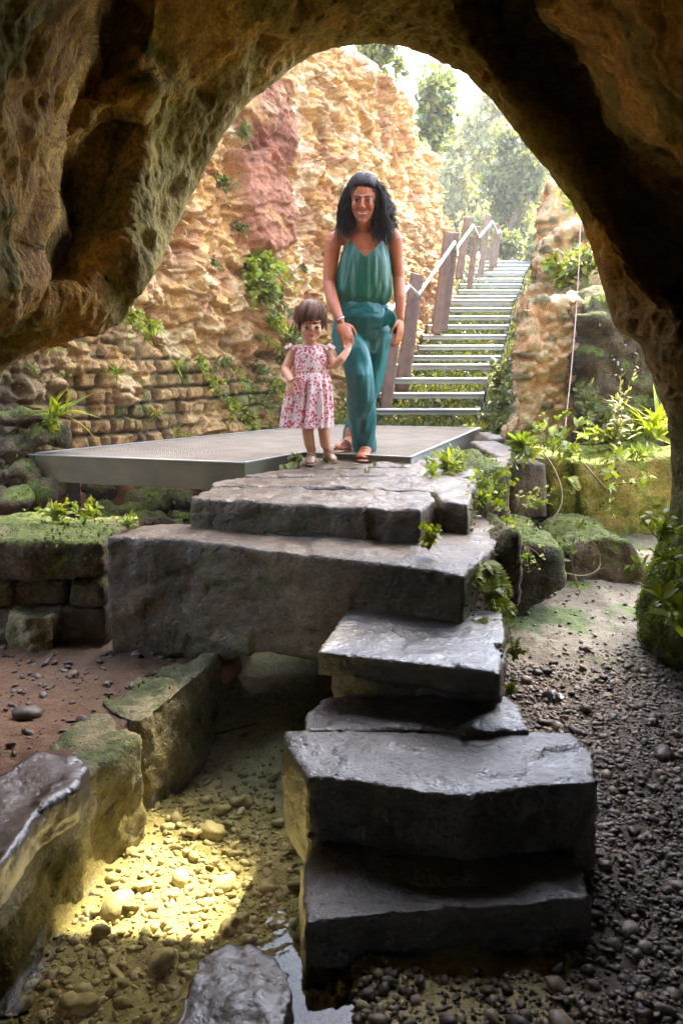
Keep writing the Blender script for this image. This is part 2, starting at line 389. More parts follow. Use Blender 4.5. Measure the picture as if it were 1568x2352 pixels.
# ---------------------------------------------------------------- cave arch (rock mass around the camera)
def build_cave():
    B = [(-420, 1120, 2.3, 182), (-200, 960, 2.4, 181), (0, 862, 2.5, 180), (60, 815, 2.55, 178), (150, 775, 2.65, 176), (225, 748, 2.7, 174), (268, 728, 2.75, 172), (300, 695, 2.8, 170), (318, 662, 2.8, 169),
         (345, 635, 2.85, 168), (372, 605, 2.9, 167), (385, 568, 2.95, 165), (402, 528, 3., 163), (432, 475, 3.0, 160), (462, 420, 3.05, 157), (482, 378, 3.1, 155), (512, 318, 3.1, 150), (545, 265, 3.15, 143), (585, 218, 3.15, 136),
         (645, 172, 3.2, 126), (705, 138, 3.2, 117), (780, 112, 3.2, 104), (850, 102, 3.2, 92), (920, 103, 3.2, 82), (985, 121, 3.2, 73), (1040, 150, 3.15, 66), (1090, 190, 3.1, 60), (1135, 236, 3.1, 54), (1180, 290, 3.1, 48),
         (1230, 350, 3.1, 42), (1270, 402, 3.05, 37), (1308, 460, 3.0, 32), (1332, 505, 3.0, 28), (1350, 560, 3., 23), (1374, 640, 3., 18), (1390, 700, 3., 15), (1410, 745, 2.98, 13), (1440, 765, 2.95, 12), (1465, 790, 2.95, 11),
         (1484, 840, 2.95, 9), (1512, 890, 2.95, 6), (1530, 950, 3., 4), (1540, 1020, 3., 2), (1540, 1100, 3.05, 0), (1526, 1200, 3.1, -1), (1502, 1270, 3.2, -1), (1478, 1340, 3.3, -2), (1456, 1400, 3.35, -2), (1462, 1455, 3.25, -2),
         (1500, 1512, 3.1, -2), (1570, 1548, 2.95, -2), (1700, 1600, 2.8, -2), (1900, 1720, 2.6, -3)]
    B = np.array(B, float); L = np.concatenate([[0], np.cumsum(np.hypot(*np.diff(B[:, :2], axis=0).T))])
    ns = 1150; s = np.linspace(0, L[-1], ns)
    bu, bv, by, an = [np.interp(s, L, B[:, k]) for k in range(4)]
    ker = np.ones(9)/9
    sm = lambda a, k=ker: np.convolve(np.pad(a, len(k)//2, 'edge'), k, 'valid')
    bu, bv = sm(bu), sm(bv); an = sm(an, np.ones(41)/41); by = sm(by, np.ones(41)/41)
    du, dv = np.cos(np.radians(an)), -np.sin(np.radians(an))
    # distance until the sheet has left the frame
    tm = np.full(ns, 1e9)
    for val, den in (((-60-bu), du), ((1628-bu), du), ((-60-bv), dv)):
        with np.errstate(divide='ignore', invalid='ignore'): t = val/den
        tm = np.where((t > 0) & (t < tm), t, tm)
    tm = np.clip(tm, 120, 900); tm = sm(tm, np.ones(31)/31)
    nt_ = 300; tau = np.linspace(0, 1, nt_)
    T = tm[:, None]*tau[None]**1.15; U = bu[:, None]+du[:, None]*T; Vv = bv[:, None]+dv[:, None]*T
    y = by[:, None]-.0016*T-.10*(1-np.exp(-T/35.))
    y -= .16*sst(0, 1, U/1568-.0)*sst(900, 100, Vv)*0
    # relief: near column at left, hollow behind it, arch band, ridge and hollow at right
    col = [(-400, -300), (212, -300), (214, 0), (192, 60), (190, 140), (165, 215), (130, 262), (110, 330), (92, 430), (98, 500), (62, 560), (88, 620), (80, 670), (30, 730), (-60, 790), (-400, 800)]
    d = polydist(U, Vv, col); y -= .42*sst(14, -16, d)+.25*sst(0, -140, d)
    hol = [(215, -200), (330, -200), (335, 60), (300, 130), (270, 200), (215, 235), (200, 240), (160, 300), (120, 400), (100, 560), (110, 640), (180, 640), (250, 560), (290, 420), (320, 300), (330, 210), (235, 232), (190, 240)]
    d = polydist(U, Vv, hol); y += .16*sst(30, -50, d)
    lip = [(190, 245), (225, 225), (300, 205), (350, 170), (372, 200), (330, 262), (250, 245), (215, 262), (150, 300)]
    d = polydist(U, Vv, lip); y -= .18*sst(12, -14, d)
    hr = [(1050, -300), (1255, -300), (1262, 20), (1320, 70), (1365, 130), (1400, 190), (1450, 260), (1500, 320), (1700, 470), (1700, 900), (1500, 640), (1380, 470), (1290, 330), (1200, 215), (1120, 110), (1075, 20)]
    d = polydist(U, Vv, hr); y += .32*sst(35, -45, d)
    fr = [(1256, -300), (1262, 15), (1322, 70), (1367, 130), (1402, 190), (1452, 262), (1502, 322), (1750, 480), (1750, -300)]
    d = polydist(U, Vv, fr); y -= .42*sst(12, -16, d)+.3*sst(0, -160, d)
    fr2 = [(1380, -300), (1385, 20), (1440, 110), (1520, 200), (1750, 330), (1750, -300)]
    d = polydist(U, Vv, fr2); y -= .22*sst(10, -22, d)
    for (cu, cv, ru, rv, a) in [(300, 560, 120, 130, -.16), (150, 700, 130, 70, -.12), (330, 640, 60, 50, -.08), (520, 330, 60, 160, -.07), (1440, 980, 60, 140, -.10), (1500, 620, 90, 130, .12), (1560, 1380, 110, 110, -.22), (1480, 1180, 50, 140, .05), (60, 400, 40, 200, -.1), (150, 450, 20, 120, .08)]:
        y += a*np.exp(-((U-cu)/ru)**2-((Vv-cv)/rv)**2)
    y = np.maximum(y, 1.15)
    r = ray(U, Vv); X = O0+r*(y/r[..., 1])[..., None]
    for _ in range(2):
        X[1:-1] = (X[:-2]+2*X[1:-1]+X[2:])/4; X[:, 1:-1] = (X[:, :-2]+2*X[:, 1:-1]+X[:, 2:])/4
    N = -gnormals(X); sgn = np.sign((N*(-X+O0)).sum(-1).mean()); N *= sgn
    Q = X.reshape(-1, 3); A = Q*np.array([1, .7, .55])         # pitted, run downwards
    disp = fbm(Q, 2.4, 3, 2)*.045+ridge(A, 7, 4, 4)*.020+fbm(A, 22, 4, 9)*.013
    f1, f2, _ = worley(Q*np.array([1, 1, .6]), 19, 5); pm = sst(-.1, .5, fbm(Q, 2.0, 3, 31))
    disp -= (sst(.42, .1, f1)*.020)*(.35+pm)
    f1, f2, _ = worley(Q, 6, 8); disp -= sst(.35, .05, f1)*.035
    edge = np.broadcast_to(.3+.7*sst(0, 30, T), T.shape).reshape(-1)
    X = (Q+N.reshape(-1, 3)*(disp*edge)[:, None]).reshape(X.shape)
    # rock colour with lichen, iron and algae; hollows and lower right limb darker
    q = X.reshape(-1, 3); uu, vv = U.ravel(), Vv.ravel(); n1 = fbm(q, 2.6, 5, 41)*.5+.5; n2 = fbm(q, 8, 4, 43)*.5+.5
    c = mixc((.60, .31, .07), (.90, .58, .15), n1)
    k = sst(40, 0, T.ravel())*.0+sst(.55, .75, n2)*.5; c = mixc(c, np.array((.46, .22, .10)), k)
    rim = sst(170, 10, T.ravel())*sst(1300, 300, uu); c = mixc(c, np.array((.66, .30, .11)), rim*.6)
    gr = sst(.42, .66, fbm(q, 3.1, 5, 51)*.5+.5); c = mixc(c, mixc((.13, .13, .03), (.30, .28, .06), n2), gr*.75)
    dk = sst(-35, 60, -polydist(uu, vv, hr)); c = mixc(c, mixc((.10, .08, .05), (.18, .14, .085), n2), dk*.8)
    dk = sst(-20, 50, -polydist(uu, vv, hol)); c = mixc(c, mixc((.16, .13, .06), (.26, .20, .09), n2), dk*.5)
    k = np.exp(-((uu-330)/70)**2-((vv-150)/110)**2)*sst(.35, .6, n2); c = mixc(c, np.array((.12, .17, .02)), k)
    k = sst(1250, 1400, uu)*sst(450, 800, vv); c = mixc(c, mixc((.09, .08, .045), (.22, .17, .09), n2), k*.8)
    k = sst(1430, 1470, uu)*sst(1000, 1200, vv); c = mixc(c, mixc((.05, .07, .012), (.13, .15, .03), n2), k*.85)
    # back and outside of the mass
    rows = [X]; cols = [c.reshape(X.shape)]
    E = X[:, 0]; cen = np.array([0, 3, .4]); outw = E-cen; outw[:, 1] = 0; outw /= np.linalg.norm(outw, axis=1)[:, None]+1e-9
    outw[:, 2] = np.maximum(outw[:, 2], -.1)
    pre = []
    for (k_, dy) in ((3.2, -.5), (1.6, -.25), (.75, .02), (.35, .08), (.12, .10), (.03, .05)):
        pp = E+outw*k_; pp[:, 1] += dy; pp += (fbm(pp, 2, 4, 3)*.05*min(1, k_*2))[:, None]*np.array([1, 1, 1]); pre.append(pp[:, None])
    Z = X[:, -1]; post = []
    o2 = Z-np.array([0, 2, .5]); o2[:, 1] = 0; o2 /= np.linalg.norm(o2, axis=1)[:, None]+1e-9
    for (k_, yy) in ((.15, 1.0), (.45, .3), (.5, -.6), (.1, -1.3), (-.6, -1.7), (-1.3, -1.8)):
        pp = Z+o2*k_; pp[:, 1] = yy; pp += (fbm(pp, 1.5, 4, 6)*.12)[:, None]; post.append(pp[:, None])
    XX = np.concatenate(pre+[X]+post, 1)
    def cc(k): return np.broadcast_to(np.array((.22, .16, .09)), (ns, k, 3))
    CC = np.concatenate([cc(len(pre)), c.reshape(X.shape), cc(len(post))], 1)
    # side skirts down to the floor so the cave has walls out of frame
    sk = []
    lo = XX[0].copy(); lo2 = lo.copy(); lo2[:, 2] = -1.2; lo2[:, 0] -= .0; hi_ = XX[-1].copy(); hi2 = hi_.copy(); hi2[:, 2] = -1.4
    XX = np.concatenate([lo2[None], XX, hi2[None]]); CC = np.concatenate([CC[:1], CC, CC[-1:]])
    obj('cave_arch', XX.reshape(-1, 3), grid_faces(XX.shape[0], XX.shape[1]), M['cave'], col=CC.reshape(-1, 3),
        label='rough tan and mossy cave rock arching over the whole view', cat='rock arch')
build_cave()

# ---------------------------------------------------------------- tall rubble cliff wall at left
def build_wall():
    F0 = np.array([(-4.2, 3.2), (-2.55, 4.25), (-2.02, 4.72), (-1.1, 6.0), (-.32, 7.15), (.10, 7.9), (.50, 8.75), (1.05, 10.2), (1.55, 11.7), (1.95, 13.2)])
    zc = np.array([3.6, 4.0, 4.1, 4.0, 3.9, 3.62, 3.5, 3.55, 3.2, 2.3])
    L = np.concatenate([[0], np.cumsum(np.hypot(*np.diff(F0, axis=0).T))])
    ns = 900; s = np.linspace(0, L[-1], ns); fx = np.interp(s, L, F0[:, 0]); fy = np.interp(s, L, F0[:, 1]); cz = np.interp(s, L, zc)
    k = np.ones(61)/61; fx = np.convolve(np.pad(fx, 30, 'edge'), k, 'valid'); fy = np.convolve(np.pad(fy, 30, 'edge'), k, 'valid')
    tx, ty = np.gradient(fx), np.gradient(fy); tl = np.hypot(tx, ty); nx, ny = ty/tl, -tx/tl
    cz = cz+fbm(np.stack([s, s*0, s*0], 1), 2.2, 4, 77)*.16
    nv = 420; a = np.linspace(0, 1, nv); Z = -.75+(cz[:, None]+.75)*a[None]; S = np.broadcast_to(s[:, None], Z.shape)
    lean = -.10*np.clip(Z, 0, 9)
    X = np.stack([fx[:, None]+nx[:, None]*lean, fy[:, None]+ny[:, None]*lean, Z], -1)
    N = np.stack([np.broadcast_to(nx[:, None], Z.shape), np.broadcast_to(ny[:, None], Z.shape), np.full(Z.shape, .05)], -1).reshape(-1, 3)
    q = X.reshape(-1, 3); S_ = S.ravel(); Z_ = Z.ravel()
    ew = .04*fbm(q, 5, 2, 99)
    wq = q+np.stack([fbm(q, 4, 2, 61), fbm(q, 4, 2, 62), fbm(q, 4, 2, 63)], 1)*.035
    n1 = fbm(q, 1.1, 4, 71); n2 = fbm(q, 5, 4, 73)*.5+.5; n3 = fbm(q, 2.3, 4, 75)*.5+.5
    r1, id1, _ = facet(wq*np.array([1, 1, 1.2]), 2.3, 3, .8); r2, idr, _ = facet(wq*np.array([1, 1, 1.35]), 6.2, 5, .8); r3, id2, _ = facet(wq, 15, 6, .8)
    f1, f2, _ = worley(wq*np.array([1, 1, 1.3]), 5.0, 8); g = sst(.0, .12, f2-f1)
    stone = r1*.07+r2*.055+r3*.022-(1-g)*.02
    cav = sst(.35, .75, fbm(q, 3.2, 4, 81)); d = n1*.14+stone+fbm(q, 13, 5, 79)*.030+ridge(q, 5, 4, 80)*.045-cav*.07
    c = mixc((.52, .25, .06), (.74, .46, .16), n3)
    c = mixc(c, np.array((.76, .60, .34)), sst(.65, 1., idr)*.6)
    c = mixc(c, np.array((.46, .17, .09)), sst(.30, .12, idr)*.55); c = mixc(c, np.array((.30, .17, .09)), (1-g)*.25+cav*.5)
    c = mixc(c, np.array((.62, .34, .20)), sst(.6, .9, id2)*.4)
    # image position of the flat surface, to find real places on the wall
    rel = q-O0; dep = rel[:, 1]*ca-rel[:, 2]*sa; uu = 784+FPX*rel[:, 0]/dep; vv = 1176-FPX*(rel[:, 1]*sa+rel[:, 2]*ca)/dep
    # big iron-red slabs
    for poly, dd, cl in (([(530, 215), (560, 190), (640, 195), (655, 290), (640, 385), (560, 345), (522, 300)], .10, (.15, .042, .020)),
                         ([(520, 350), (590, 350), (640, 440), (650, 560), (590, 590), (548, 560), (535, 470)], .16, (.20, .072, .035))):
        e = polydist(uu, vv, poly); k = sst(6, -6, e+fbm(q, 6, 2, 88)*5); d = d*(1-k*.55)+k*dd; c = mixc(c, mixc(cl, tuple(np.array(cl)*1.9), n2), k*(.95-.45*sst(.45, .8, n3)))
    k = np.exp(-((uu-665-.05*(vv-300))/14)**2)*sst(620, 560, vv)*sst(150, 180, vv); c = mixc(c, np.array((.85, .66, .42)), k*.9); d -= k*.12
    # coursed little blocks low down
    bw, bh = .108, .098
    zz_ = Z_+ew*.3+.02*np.sin(S_*2.1); row = np.floor(zz_/bh); off = _hash(row.astype(np.int64), row.astype(np.int64)*0, row.astype(np.int64)*0, 5)*bw
    sx = (S_+off+ew*.5+.030*np.sin(S_*17+row*2.3))/bw; colm = np.floor(sx); fxx = sx-colm; fzz = zz_/bh-row
    rid = _hash(colm.astype(np.int64), row.astype(np.int64), row.astype(np.int64)*0, 9)
    ex = np.minimum(fxx, 1-fxx)*bw; ez = np.minimum(fzz, 1-fzz)*bh; e = np.minimum(ex, ez)-.004+.004*n2
    prof = sst(.0, .016, e)
    top = np.interp(uu, [0, 100, 300, 420, 520, 620, 660], [.85, .80, .72, .62, .52, .35, .2])+fbm(q, 3, 3, 91)*.12
    mk = sst(.06, -.06, Z_-top)*sst(-.62, -.35, Z_)*sst(-30, 60, uu)*sst(690, 600, uu)*(.25+.75*sst(-.45, -.1, fbm(q, 2.6, 4, 101)))
    gone = (rid < .07)*1.; db = prof*(.014+.070*rid*(1-gone))+fbm(q, 30, 3, 93)*.013+fbm(q, 9, 3, 94)*.018+.02
    cb = mixc(mixc((.20, .115, .038), (.38, .22, .075), rid), np.array((.40, .25, .09)), sst(.5, .8, n3)*.5)
    cb = mixc(cb, np.array((.13, .145, .03)), sst(.45, .7, fbm(q, 4, 4, 95)*.5+.5)*.85); cb = mixc(cb, np.array((.07, .05, .025)), (1-prof)*.9)
    d = d*(1-mk)+db*mk; c = c*(1-mk[:, None])+cb*mk[:, None]
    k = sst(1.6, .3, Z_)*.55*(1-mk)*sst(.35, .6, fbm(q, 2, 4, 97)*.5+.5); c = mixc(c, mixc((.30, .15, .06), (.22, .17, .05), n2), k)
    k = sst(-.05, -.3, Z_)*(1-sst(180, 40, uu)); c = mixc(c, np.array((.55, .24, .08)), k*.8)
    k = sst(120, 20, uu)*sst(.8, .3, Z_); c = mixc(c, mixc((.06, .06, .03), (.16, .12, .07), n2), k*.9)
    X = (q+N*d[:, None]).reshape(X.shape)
    back = []
    for (o_, zz) in ((.25, .06), (.7, .10), (1.6, .12), (4, .3)):
        p = X[:, -1].copy(); p[:, 0] -= nx*o_; p[:, 1] -= ny*o_; p[:, 2] += zz+fbm(p, 2, 3, 44)*.1; back.append(p[:, None])
    X = np.concatenate([X]+back, 1); C = np.concatenate([c.reshape(ns, nv, 3)]+[np.broadcast_to(np.array((.35, .25, .13)), (ns, 4, 3))], 1)
    e1 = X[-1].copy(); e1[:, 0] -= 2.5; e1[:, 1] += 1.5; X = np.concatenate([X, e1[None]]); C = np.concatenate([C, C[-1:]])
    obj('rubble_wall', X.reshape(-1, 3), grid_faces(X.shape[0], X.shape[1]), M['wall'], col=C.reshape(-1, 3),
        label='tall ochre and pink rubble cliff wall with small mossy coursed blocks at its foot', cat='stone wall')
    return X
WX = build_wall()

# ---------------------------------------------------------------- cut stones
def rock(name, V, F, mat, vs=.014, it=3, amp=(.007, .005), sc_=(3.5, 16), seed=1, fn=None, label=None, cat='stone', group=None, chip=.008, colf=None, parent=None, vor=None):
    V, F, N = voxel(V, F, vs, it)
    if fn: V = fn(V)
    f1, f2, idr = worley(V, 9, seed)
    d = fbm(V, sc_[0], 3, seed)*amp[0]+fbm(V, sc_[1], 4, seed+5)*amp[1]
    fr, _, _ = facet(V, 7, seed+2, .9); d += fr*.005+fbm(V, 48, 3, seed+3)*.0022
    if chip: d -= sst(.5, .9, fbm(V, 6, 3, seed+9))*chip
    col = None
    if vor:
        f1, f2, idr = worley(V*np.array([1, 1, 1.6]), vor[0], seed); g = sst(.03, .22, f2-f1); d = d+g*vor[1]*(.3+idr)
    if colf: col = colf(V, N, (f1, f2, idr))
    V = V+N*d[:, None]
    return obj(name, V, F, mat, parent=parent, col=col, label=label, cat=cat, group=group)
def slab(name, uvs, z, th, mat, **k):           # top outline given where it is seen; real height z
    pts = [tuple(G(u, v, z)) for u, v in uvs]
    V, F = prism(pts, (0, 0, -th)); return rock(name, V, F, mat, **k)
GS = 'stepping stones leading up out of the pool'
# path stones at deck level
slab('path_stone', [(438, 1146), (700, 1160), (965, 1174), (1002, 1146), (985, 1128), (490, 1117)], 0.0, .30, M['stone'], seed=3, label='front stone step of the path, long straight edge above the bridging slab', cat='stone step')
slab('path_stone', [(486, 1114), (990, 1127), (1010, 1152), (1078, 1158), (1092, 1110), (1070, 1097), (700, 1096), (560, 1098), (490, 1107)], 0.0, .30, M['stone'], seed=4, label='path stone behind the front step, its right end mossy and rounded', cat='paving stone')
slab('path_stone', [(560, 1095), (700, 1093), (1080, 1094), (1120, 1076), (1060, 1073), (680, 1079), (600, 1086)], 0.005, .32, M['stone'], seed=5, amp=(.006, .004), label='paving stone under the small child with grass in its joints', cat='paving stone')
slab('path_stone', [(680, 1075), (1060, 1070), (1170, 1071), (1165, 1052), (700, 1050)], 0.0, .34, M['stone'], seed=6, amp=(.006, .004), label='rear paving stone under the woman at the edge of the metal deck', cat='paving stone')
# the big bridging slab with a shallow arch under it
def arch_fn(V):
    k = np.exp(-((V[:, 0]+.12)/.30)**4); zb = V[:, 2] < -.30
    V = V.copy(); V[:, 2] = np.where(zb, V[:, 2]+k*.09*sst(-.30, -.5, V[:, 2]), V[:, 2]); return V
p = [G(243, 1232, -.12), G(430, 1240, -.12), G(700, 1272, -.12), G(1067, 1318, -.12), G(1125, 1262, -.12), G(1180, 1212, -.12), G(1120, 1180, -.12), G(330, 1207, -.12)]
V, F = prism(p, (0, 0, -.47))
rock('bridging_slab', V, F, M['stone_dark'] if 0 else M['stone'], vs=.014, seed=11, fn=arch_fn, amp=(.006, .005), label='massive stone slab bridging the pool with a shallow arch cut beneath', cat='stone slab', chip=.008)
# stepping stones
slab('stepping_stone', [(730, 1497), (1148, 1548), (1160, 1443), (1150, 1405), (800, 1400), (781, 1420)], -.285, .066, M['stone_dark'], vs=.009, it=3, seed=21, amp=(.004, .003), chip=.006, label='uppermost stepping stone, a thin squared grey plate under the bridging slab', group=GS, cat='stepping stone')
slab('support_stone', [(762, 1520), (1150, 1565), (1160, 1480), (800, 1440)], -.353, .12, M['stone_dark'], vs=.012, seed=22, label='dark block supporting the thin uppermost stepping stone', cat='stone block')
slab('stepping_stone', [(697, 1678), (1209, 1678), (1205, 1655), (1165, 1600), (800, 1590), (740, 1602), (697, 1645)], -.425, .13, M['stone_dark'], vs=.01, seed=23, amp=(.006, .007), label='narrow dark stepping stone with rounded right end, second from the top', group=GS, cat='stepping stone')
def c_fn(V):
    V = V.copy(); return V
slab('stepping_stone', [(706, 1787), (830, 1797), (966, 1822), (1080, 1832), (1180, 1812), (1290, 1800), (1372, 1800), (1362, 1730), (1300, 1683), (1150, 1683), (900, 1688), (655, 1684), (660, 1720)], -.44, .24, M['stone_dark'], vs=.011, seed=24, it=4, amp=(.006, .005), chip=.008, label='largest stepping stone, thick and rounded with a wavy broken front edge', group=GS, cat='stepping stone')
slab('stepping_stone', [(697, 2122), (900, 2095), (1150, 2082), (1358, 2066), (1330, 1990), (1290, 1940), (760, 1940), (694, 1972)], -.60, .14, M['stone_dark'], vs=.010, seed=25, it=4, amp=(.008, .005), chip=.012, label='lowest stepping stone nearest the camera, gritty grey top and dark front', group=GS, cat='stepping stone')
slab('support_stone', [(700, 2150), (1300, 2110), (1290, 1990), (710, 2010)], -.735, .2, M['stone_wet'], vs=.014, seed=26, label='dark submerged block under the lowest stepping stone', cat='stone block')
slab('wet_stone', [(385, 2400), (640, 2400), (676, 2290), (672, 2230), (600, 2165), (520, 2150), (450, 2200), (415, 2280)], -.67, .22, M['stone_wet'], vs=.009, seed=27, amp=(.02, .008), label='glistening wet stone at the bottom edge of the photo beside the pool', cat='stone')
# left side: coursed kerb wall with moss top
p0 = P(-60, 1238, 3.05); 
def lblock(u0, u1, v0, v1, y, dep, mat, seed, label, cat='stone block', **k):
    a = P(u0, v1, y); b = P(u1, v1, y+.0); c = P(u1, v0, y); d = P(u0, v0, y)
    V, F = prism([a, b, c, d], (0, dep, 0)); return rock('wall_block' if 'name' not in k else k.pop('name'), V, F, mat, seed=seed, label=label, cat=cat, **k)
lblock(-160, 238, 1243, 1330, 2.98, .55, M['mossy'], 31, 'long top block of the low left wall, thick moss on its top', amp=(.02, .008))
lblock(-120, 30, 1333, 1392, 3.0, .4, M['mossy'], 32, 'cut block in the second course of the low left wall, at the photo edge', vs=.016)
lblock(33, 150, 1334, 1388, 3.02, .4, M['mossy'], 33, 'middle block in the second course of the low left wall', vs=.016)
lblock(155, 240, 1340, 1396, 2.99, .4, M['mossy'], 34, 'small rounded greenish block touching the bridging slab', it=9, vs=.014)
lblock(-160, 242, 1396, 1480, 3.02, .4, M['stone'], 35, 'dark bottom block of the low left wall behind the boulder', vs=.018)
V, F = prism([G(a, b, -.585) for a, b in ((30, 1498), (60, 1512), (130, 1512), (155, 1490), (140, 1470), (50, 1470))], (.0, .0, .165))
rock('boulder', V, F, M['channel'], vs=.012, it=12, seed=36, amp=(.03, .01), sc_=(8, 22), label='loose squarish boulder on the reddish floor beside the low left wall', cat='boulder')
# channel edge
slab('channel_stone', [(318, 1658), (345, 1640), (420, 1578), (500, 1512), (470, 1500), (400, 1520), (290, 1552), (225, 1605), (250, 1632)], -.55, .42, M['channel'], vs=.012, seed=41, amp=(.025, .012), label='far rough edge stone of the pool channel with a notch beside it', cat='kerb stone')
slab('channel_stone', [(322, 1692), (205, 1765), (175, 1808), (85, 1865), (60, 1912), (0, 1992), (-160, 2110), (-160, 1900), (0, 1800), (75, 1738), (215, 1628), (250, 1636), (268, 1672)], -.56, .42, M['channel'], vs=.012, seed=42, amp=(.016, .010), label='long yellowish channel wall stone running along the left of the pool', cat='kerb stone')
slab('wet_stone', [(204, 1758), (176, 1806), (86, 1862), (60, 1908), (0, 1988), (-160, 2110), (-160, 1850), (0, 1785), (78, 1736), (170, 1738)], -.51, .10, M['stone_wet'], vs=.010, seed=43, chip=.0, amp=(.008, .004), label='shiny wet dark slab on top of the channel wall at left', cat='stone')
# right side: mossy ledges
def rblock(name, uvs, y, dep, mat, seed, label, cat='stone block', **k):
    V, F = prism([P(u, v, y) for u, v in uvs], (0, dep, 0)); return rock(name, V, F, mat, seed=seed, label=label, cat=cat, **k)
rblock('ledge_block', [(1092, 1240), (1092, 1105), (1120, 1078), (1165, 1072), (1168, 1150), (1180, 1240)], 3.75, .9, M['mossy'], 51, 'mossy block hidden behind the lime green herb beside the path', vs=.018)
rblock('ledge_block', [(1172, 1196), (1170, 1066), (1255, 1062), (1258, 1190)], 4.25, 1.4, M['stone'], 52, 'dark squared block facing the camera with a mossy top, right of the path', vs=.018)
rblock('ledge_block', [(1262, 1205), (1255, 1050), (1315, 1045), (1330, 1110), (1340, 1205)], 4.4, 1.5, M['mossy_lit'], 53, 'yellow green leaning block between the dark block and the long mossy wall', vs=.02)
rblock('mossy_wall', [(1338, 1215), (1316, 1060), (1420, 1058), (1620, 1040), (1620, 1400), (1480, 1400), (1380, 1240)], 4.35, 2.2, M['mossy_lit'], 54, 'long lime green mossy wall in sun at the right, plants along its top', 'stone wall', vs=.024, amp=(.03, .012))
rblock('ledge_block', [(1100, 1430), (1110, 1285), (1150, 1255), (1230, 1252), (1290, 1262), (1300, 1340), (1200, 1400)], 3.4, .75, M['mossy'], 55, 'low mossy ledge stone running back from the bridging slab', vs=.016, amp=(.03, .014))
rblock('ledge_boulder', [(1300, 1350), (1290, 1265), (1330, 1240), (1400, 1232), (1450, 1252), (1478, 1300), (1490, 1345)], 3.75, .6, M['mossy'], 56, 'rounded mossy boulder at the end of the low right ledge', 'boulder', vs=.016, it=6, amp=(.03, .014))
rblock('ledge_block', [(1075, 1440), (1070, 1330), (1128, 1268), (1185, 1225), (1192, 1390), (1150, 1445)], 2.85, .5, M['mossy'], 57, 'moss covered side stone under the right end of the bridging slab', vs=.014, amp=(.02, .012))

# masonry pillar
def pillar_col(V, N, wv):
    f1, f2, idr = wv; n = fbm(V, 5, 4, 7)*.5+.5; g = sst(.02, .10, f2-f1)*sst(.62, .45, f1)
    c = mixc((.58, .30, .12), (.74, .50, .26), n)
    st = mixc((.66, .50, .26), (.42, .30, .14), idr); st = mixc(st, mixc((.06, .055, .02), (.17, .16, .05), n), (idr > .66)*.9); return mixc(c, st, g*.95)
def pillar(name, uvs, y, dep, seed, label, **k):
    V, F = prism([P(u, v, y) for u, v in uvs], dep)
    return rock(name, V, F, M['wall'], seed=seed, label=label, cat='stone pillar', colf=pillar_col, vor=(9, .035), amp=(.05, .02), it=5, **k)
pillar('masonry_pillar', [(1160, 1052), (1168, 1000), (1188, 935), (1186, 860), (1196, 790), (1202, 735), (1232, 700), (1255, 690), (1330, 688), (1352, 720), (1352, 900), (1348, 1052)], 5.5, (.25, .9, 0), 61, 'lower masonry pillar of irregular stones in orange mortar, right of the stairs', vs=.018)
pillar('masonry_wall', [(1200, 800), (1196, 690), (1212, 650), (1235, 640), (1230, 600), (1255, 545), (1290, 525), (1360, 515), (1420, 515), (1420, 800)], 6.5, (.3, 1.2, 0), 62, 'higher broken masonry behind the pillar with sunlit top', vs=.024)
pillar('rock_outcrop', [(1242, 560), (1246, 470), (1262, 440), (1250, 415), (1300, 410), (1400, 430), (1400, 600), (1250, 600)], 8.5, (.5, 2, 0), 63, 'grey layered rock outcrop high on the right against the trees', vs=.035)
rblock('mossy_rock_face', [(1345, 1060), (1352, 760), (1380, 690), (1480, 680), (1640, 760), (1640, 1060)], 5.3, 1.2, M['mossy'], 64, 'dark mossy rock face behind the plants under the right side of the arch', 'rock', vs=.03, amp=(.08, .03), vor=(5, .05))
rblock('low_stone', [(1100, 1065), (1105, 1035), (1130, 1008), (1165, 1005), (1172, 1050), (1172, 1070)], 5.6, .6, M['stone'], 65, 'small pale stone at the foot of the masonry pillar beside the deck', 'stone', vs=.02, it=8)
# rubble under the deck
M['wallmossy'] = M['mossy']
for k, (u, v, ru, rv, y) in enumerate([(350, 1155, 52, 34, 4.65), (300, 1175, 40, 18, 4.5), (260, 1192, 34, 16, 4.4), (405, 1150, 34, 26, 4.7), (430, 1185, 36, 22, 4.5), (340, 1200, 40, 16, 4.35), (390, 1203, 30, 16, 4.35), (240, 1165, 30, 14, 4.6), (225, 1125, 34, 14, 4.8), (60, 960, 60, 20, 4.55), (110, 1005, 34, 18, 4.5), (40, 1030, 40, 24, 4.5), (30, 1090, 50, 30, 4.4), (90, 1140, 50, 30, 4.4), (20, 1160, 50, 26, 4.2), (130, 1110, 30, 22, 4.6)]):
    c = P(u, v, y); m = y/FPX; V, F = ell(c, (ru*m, .12, rv*m))
    desc = ['widest mossy boulder', 'flat mossy stone', 'small round mossy stone', 'squarish mossy stone', 'green stone touching the front step', 'low buried stone', 'lowest small mossy stone', 'ochre stone', 'pale upper stone', 'flat ledge stone by the leafy clump', 'small stone under the leafy clump', 'dark stone at the photo edge above the deck corner', 'dark stone at the photo edge below the deck corner', 'dark stone left of the deck leg', 'lowest dark stone at the photo edge', 'stone just left of the deck leg top'][k]
    rock('rubble_stone', V, F, M['mossy'], vs=.016, it=3, seed=80+k, amp=(.05, .012), sc_=(7, 22), label=desc+' in the rubble under the metal deck' if k < 9 else desc+' in the rubble at left', cat='stone', group='rubble stones around the deck')
V, F = prism([P(a, b, 4.9) for a, b in ((100, 1215), (110, 1120), (250, 1095), (450, 1095), (560, 1110), (560, 1220))], (0, .5, 0))
rock('earth_bank', V, F, M['earth'], vs=.025, it=8, seed=99, amp=(.06, .02), label='orange earth bank behind the stones under the deck', cat='earth bank')
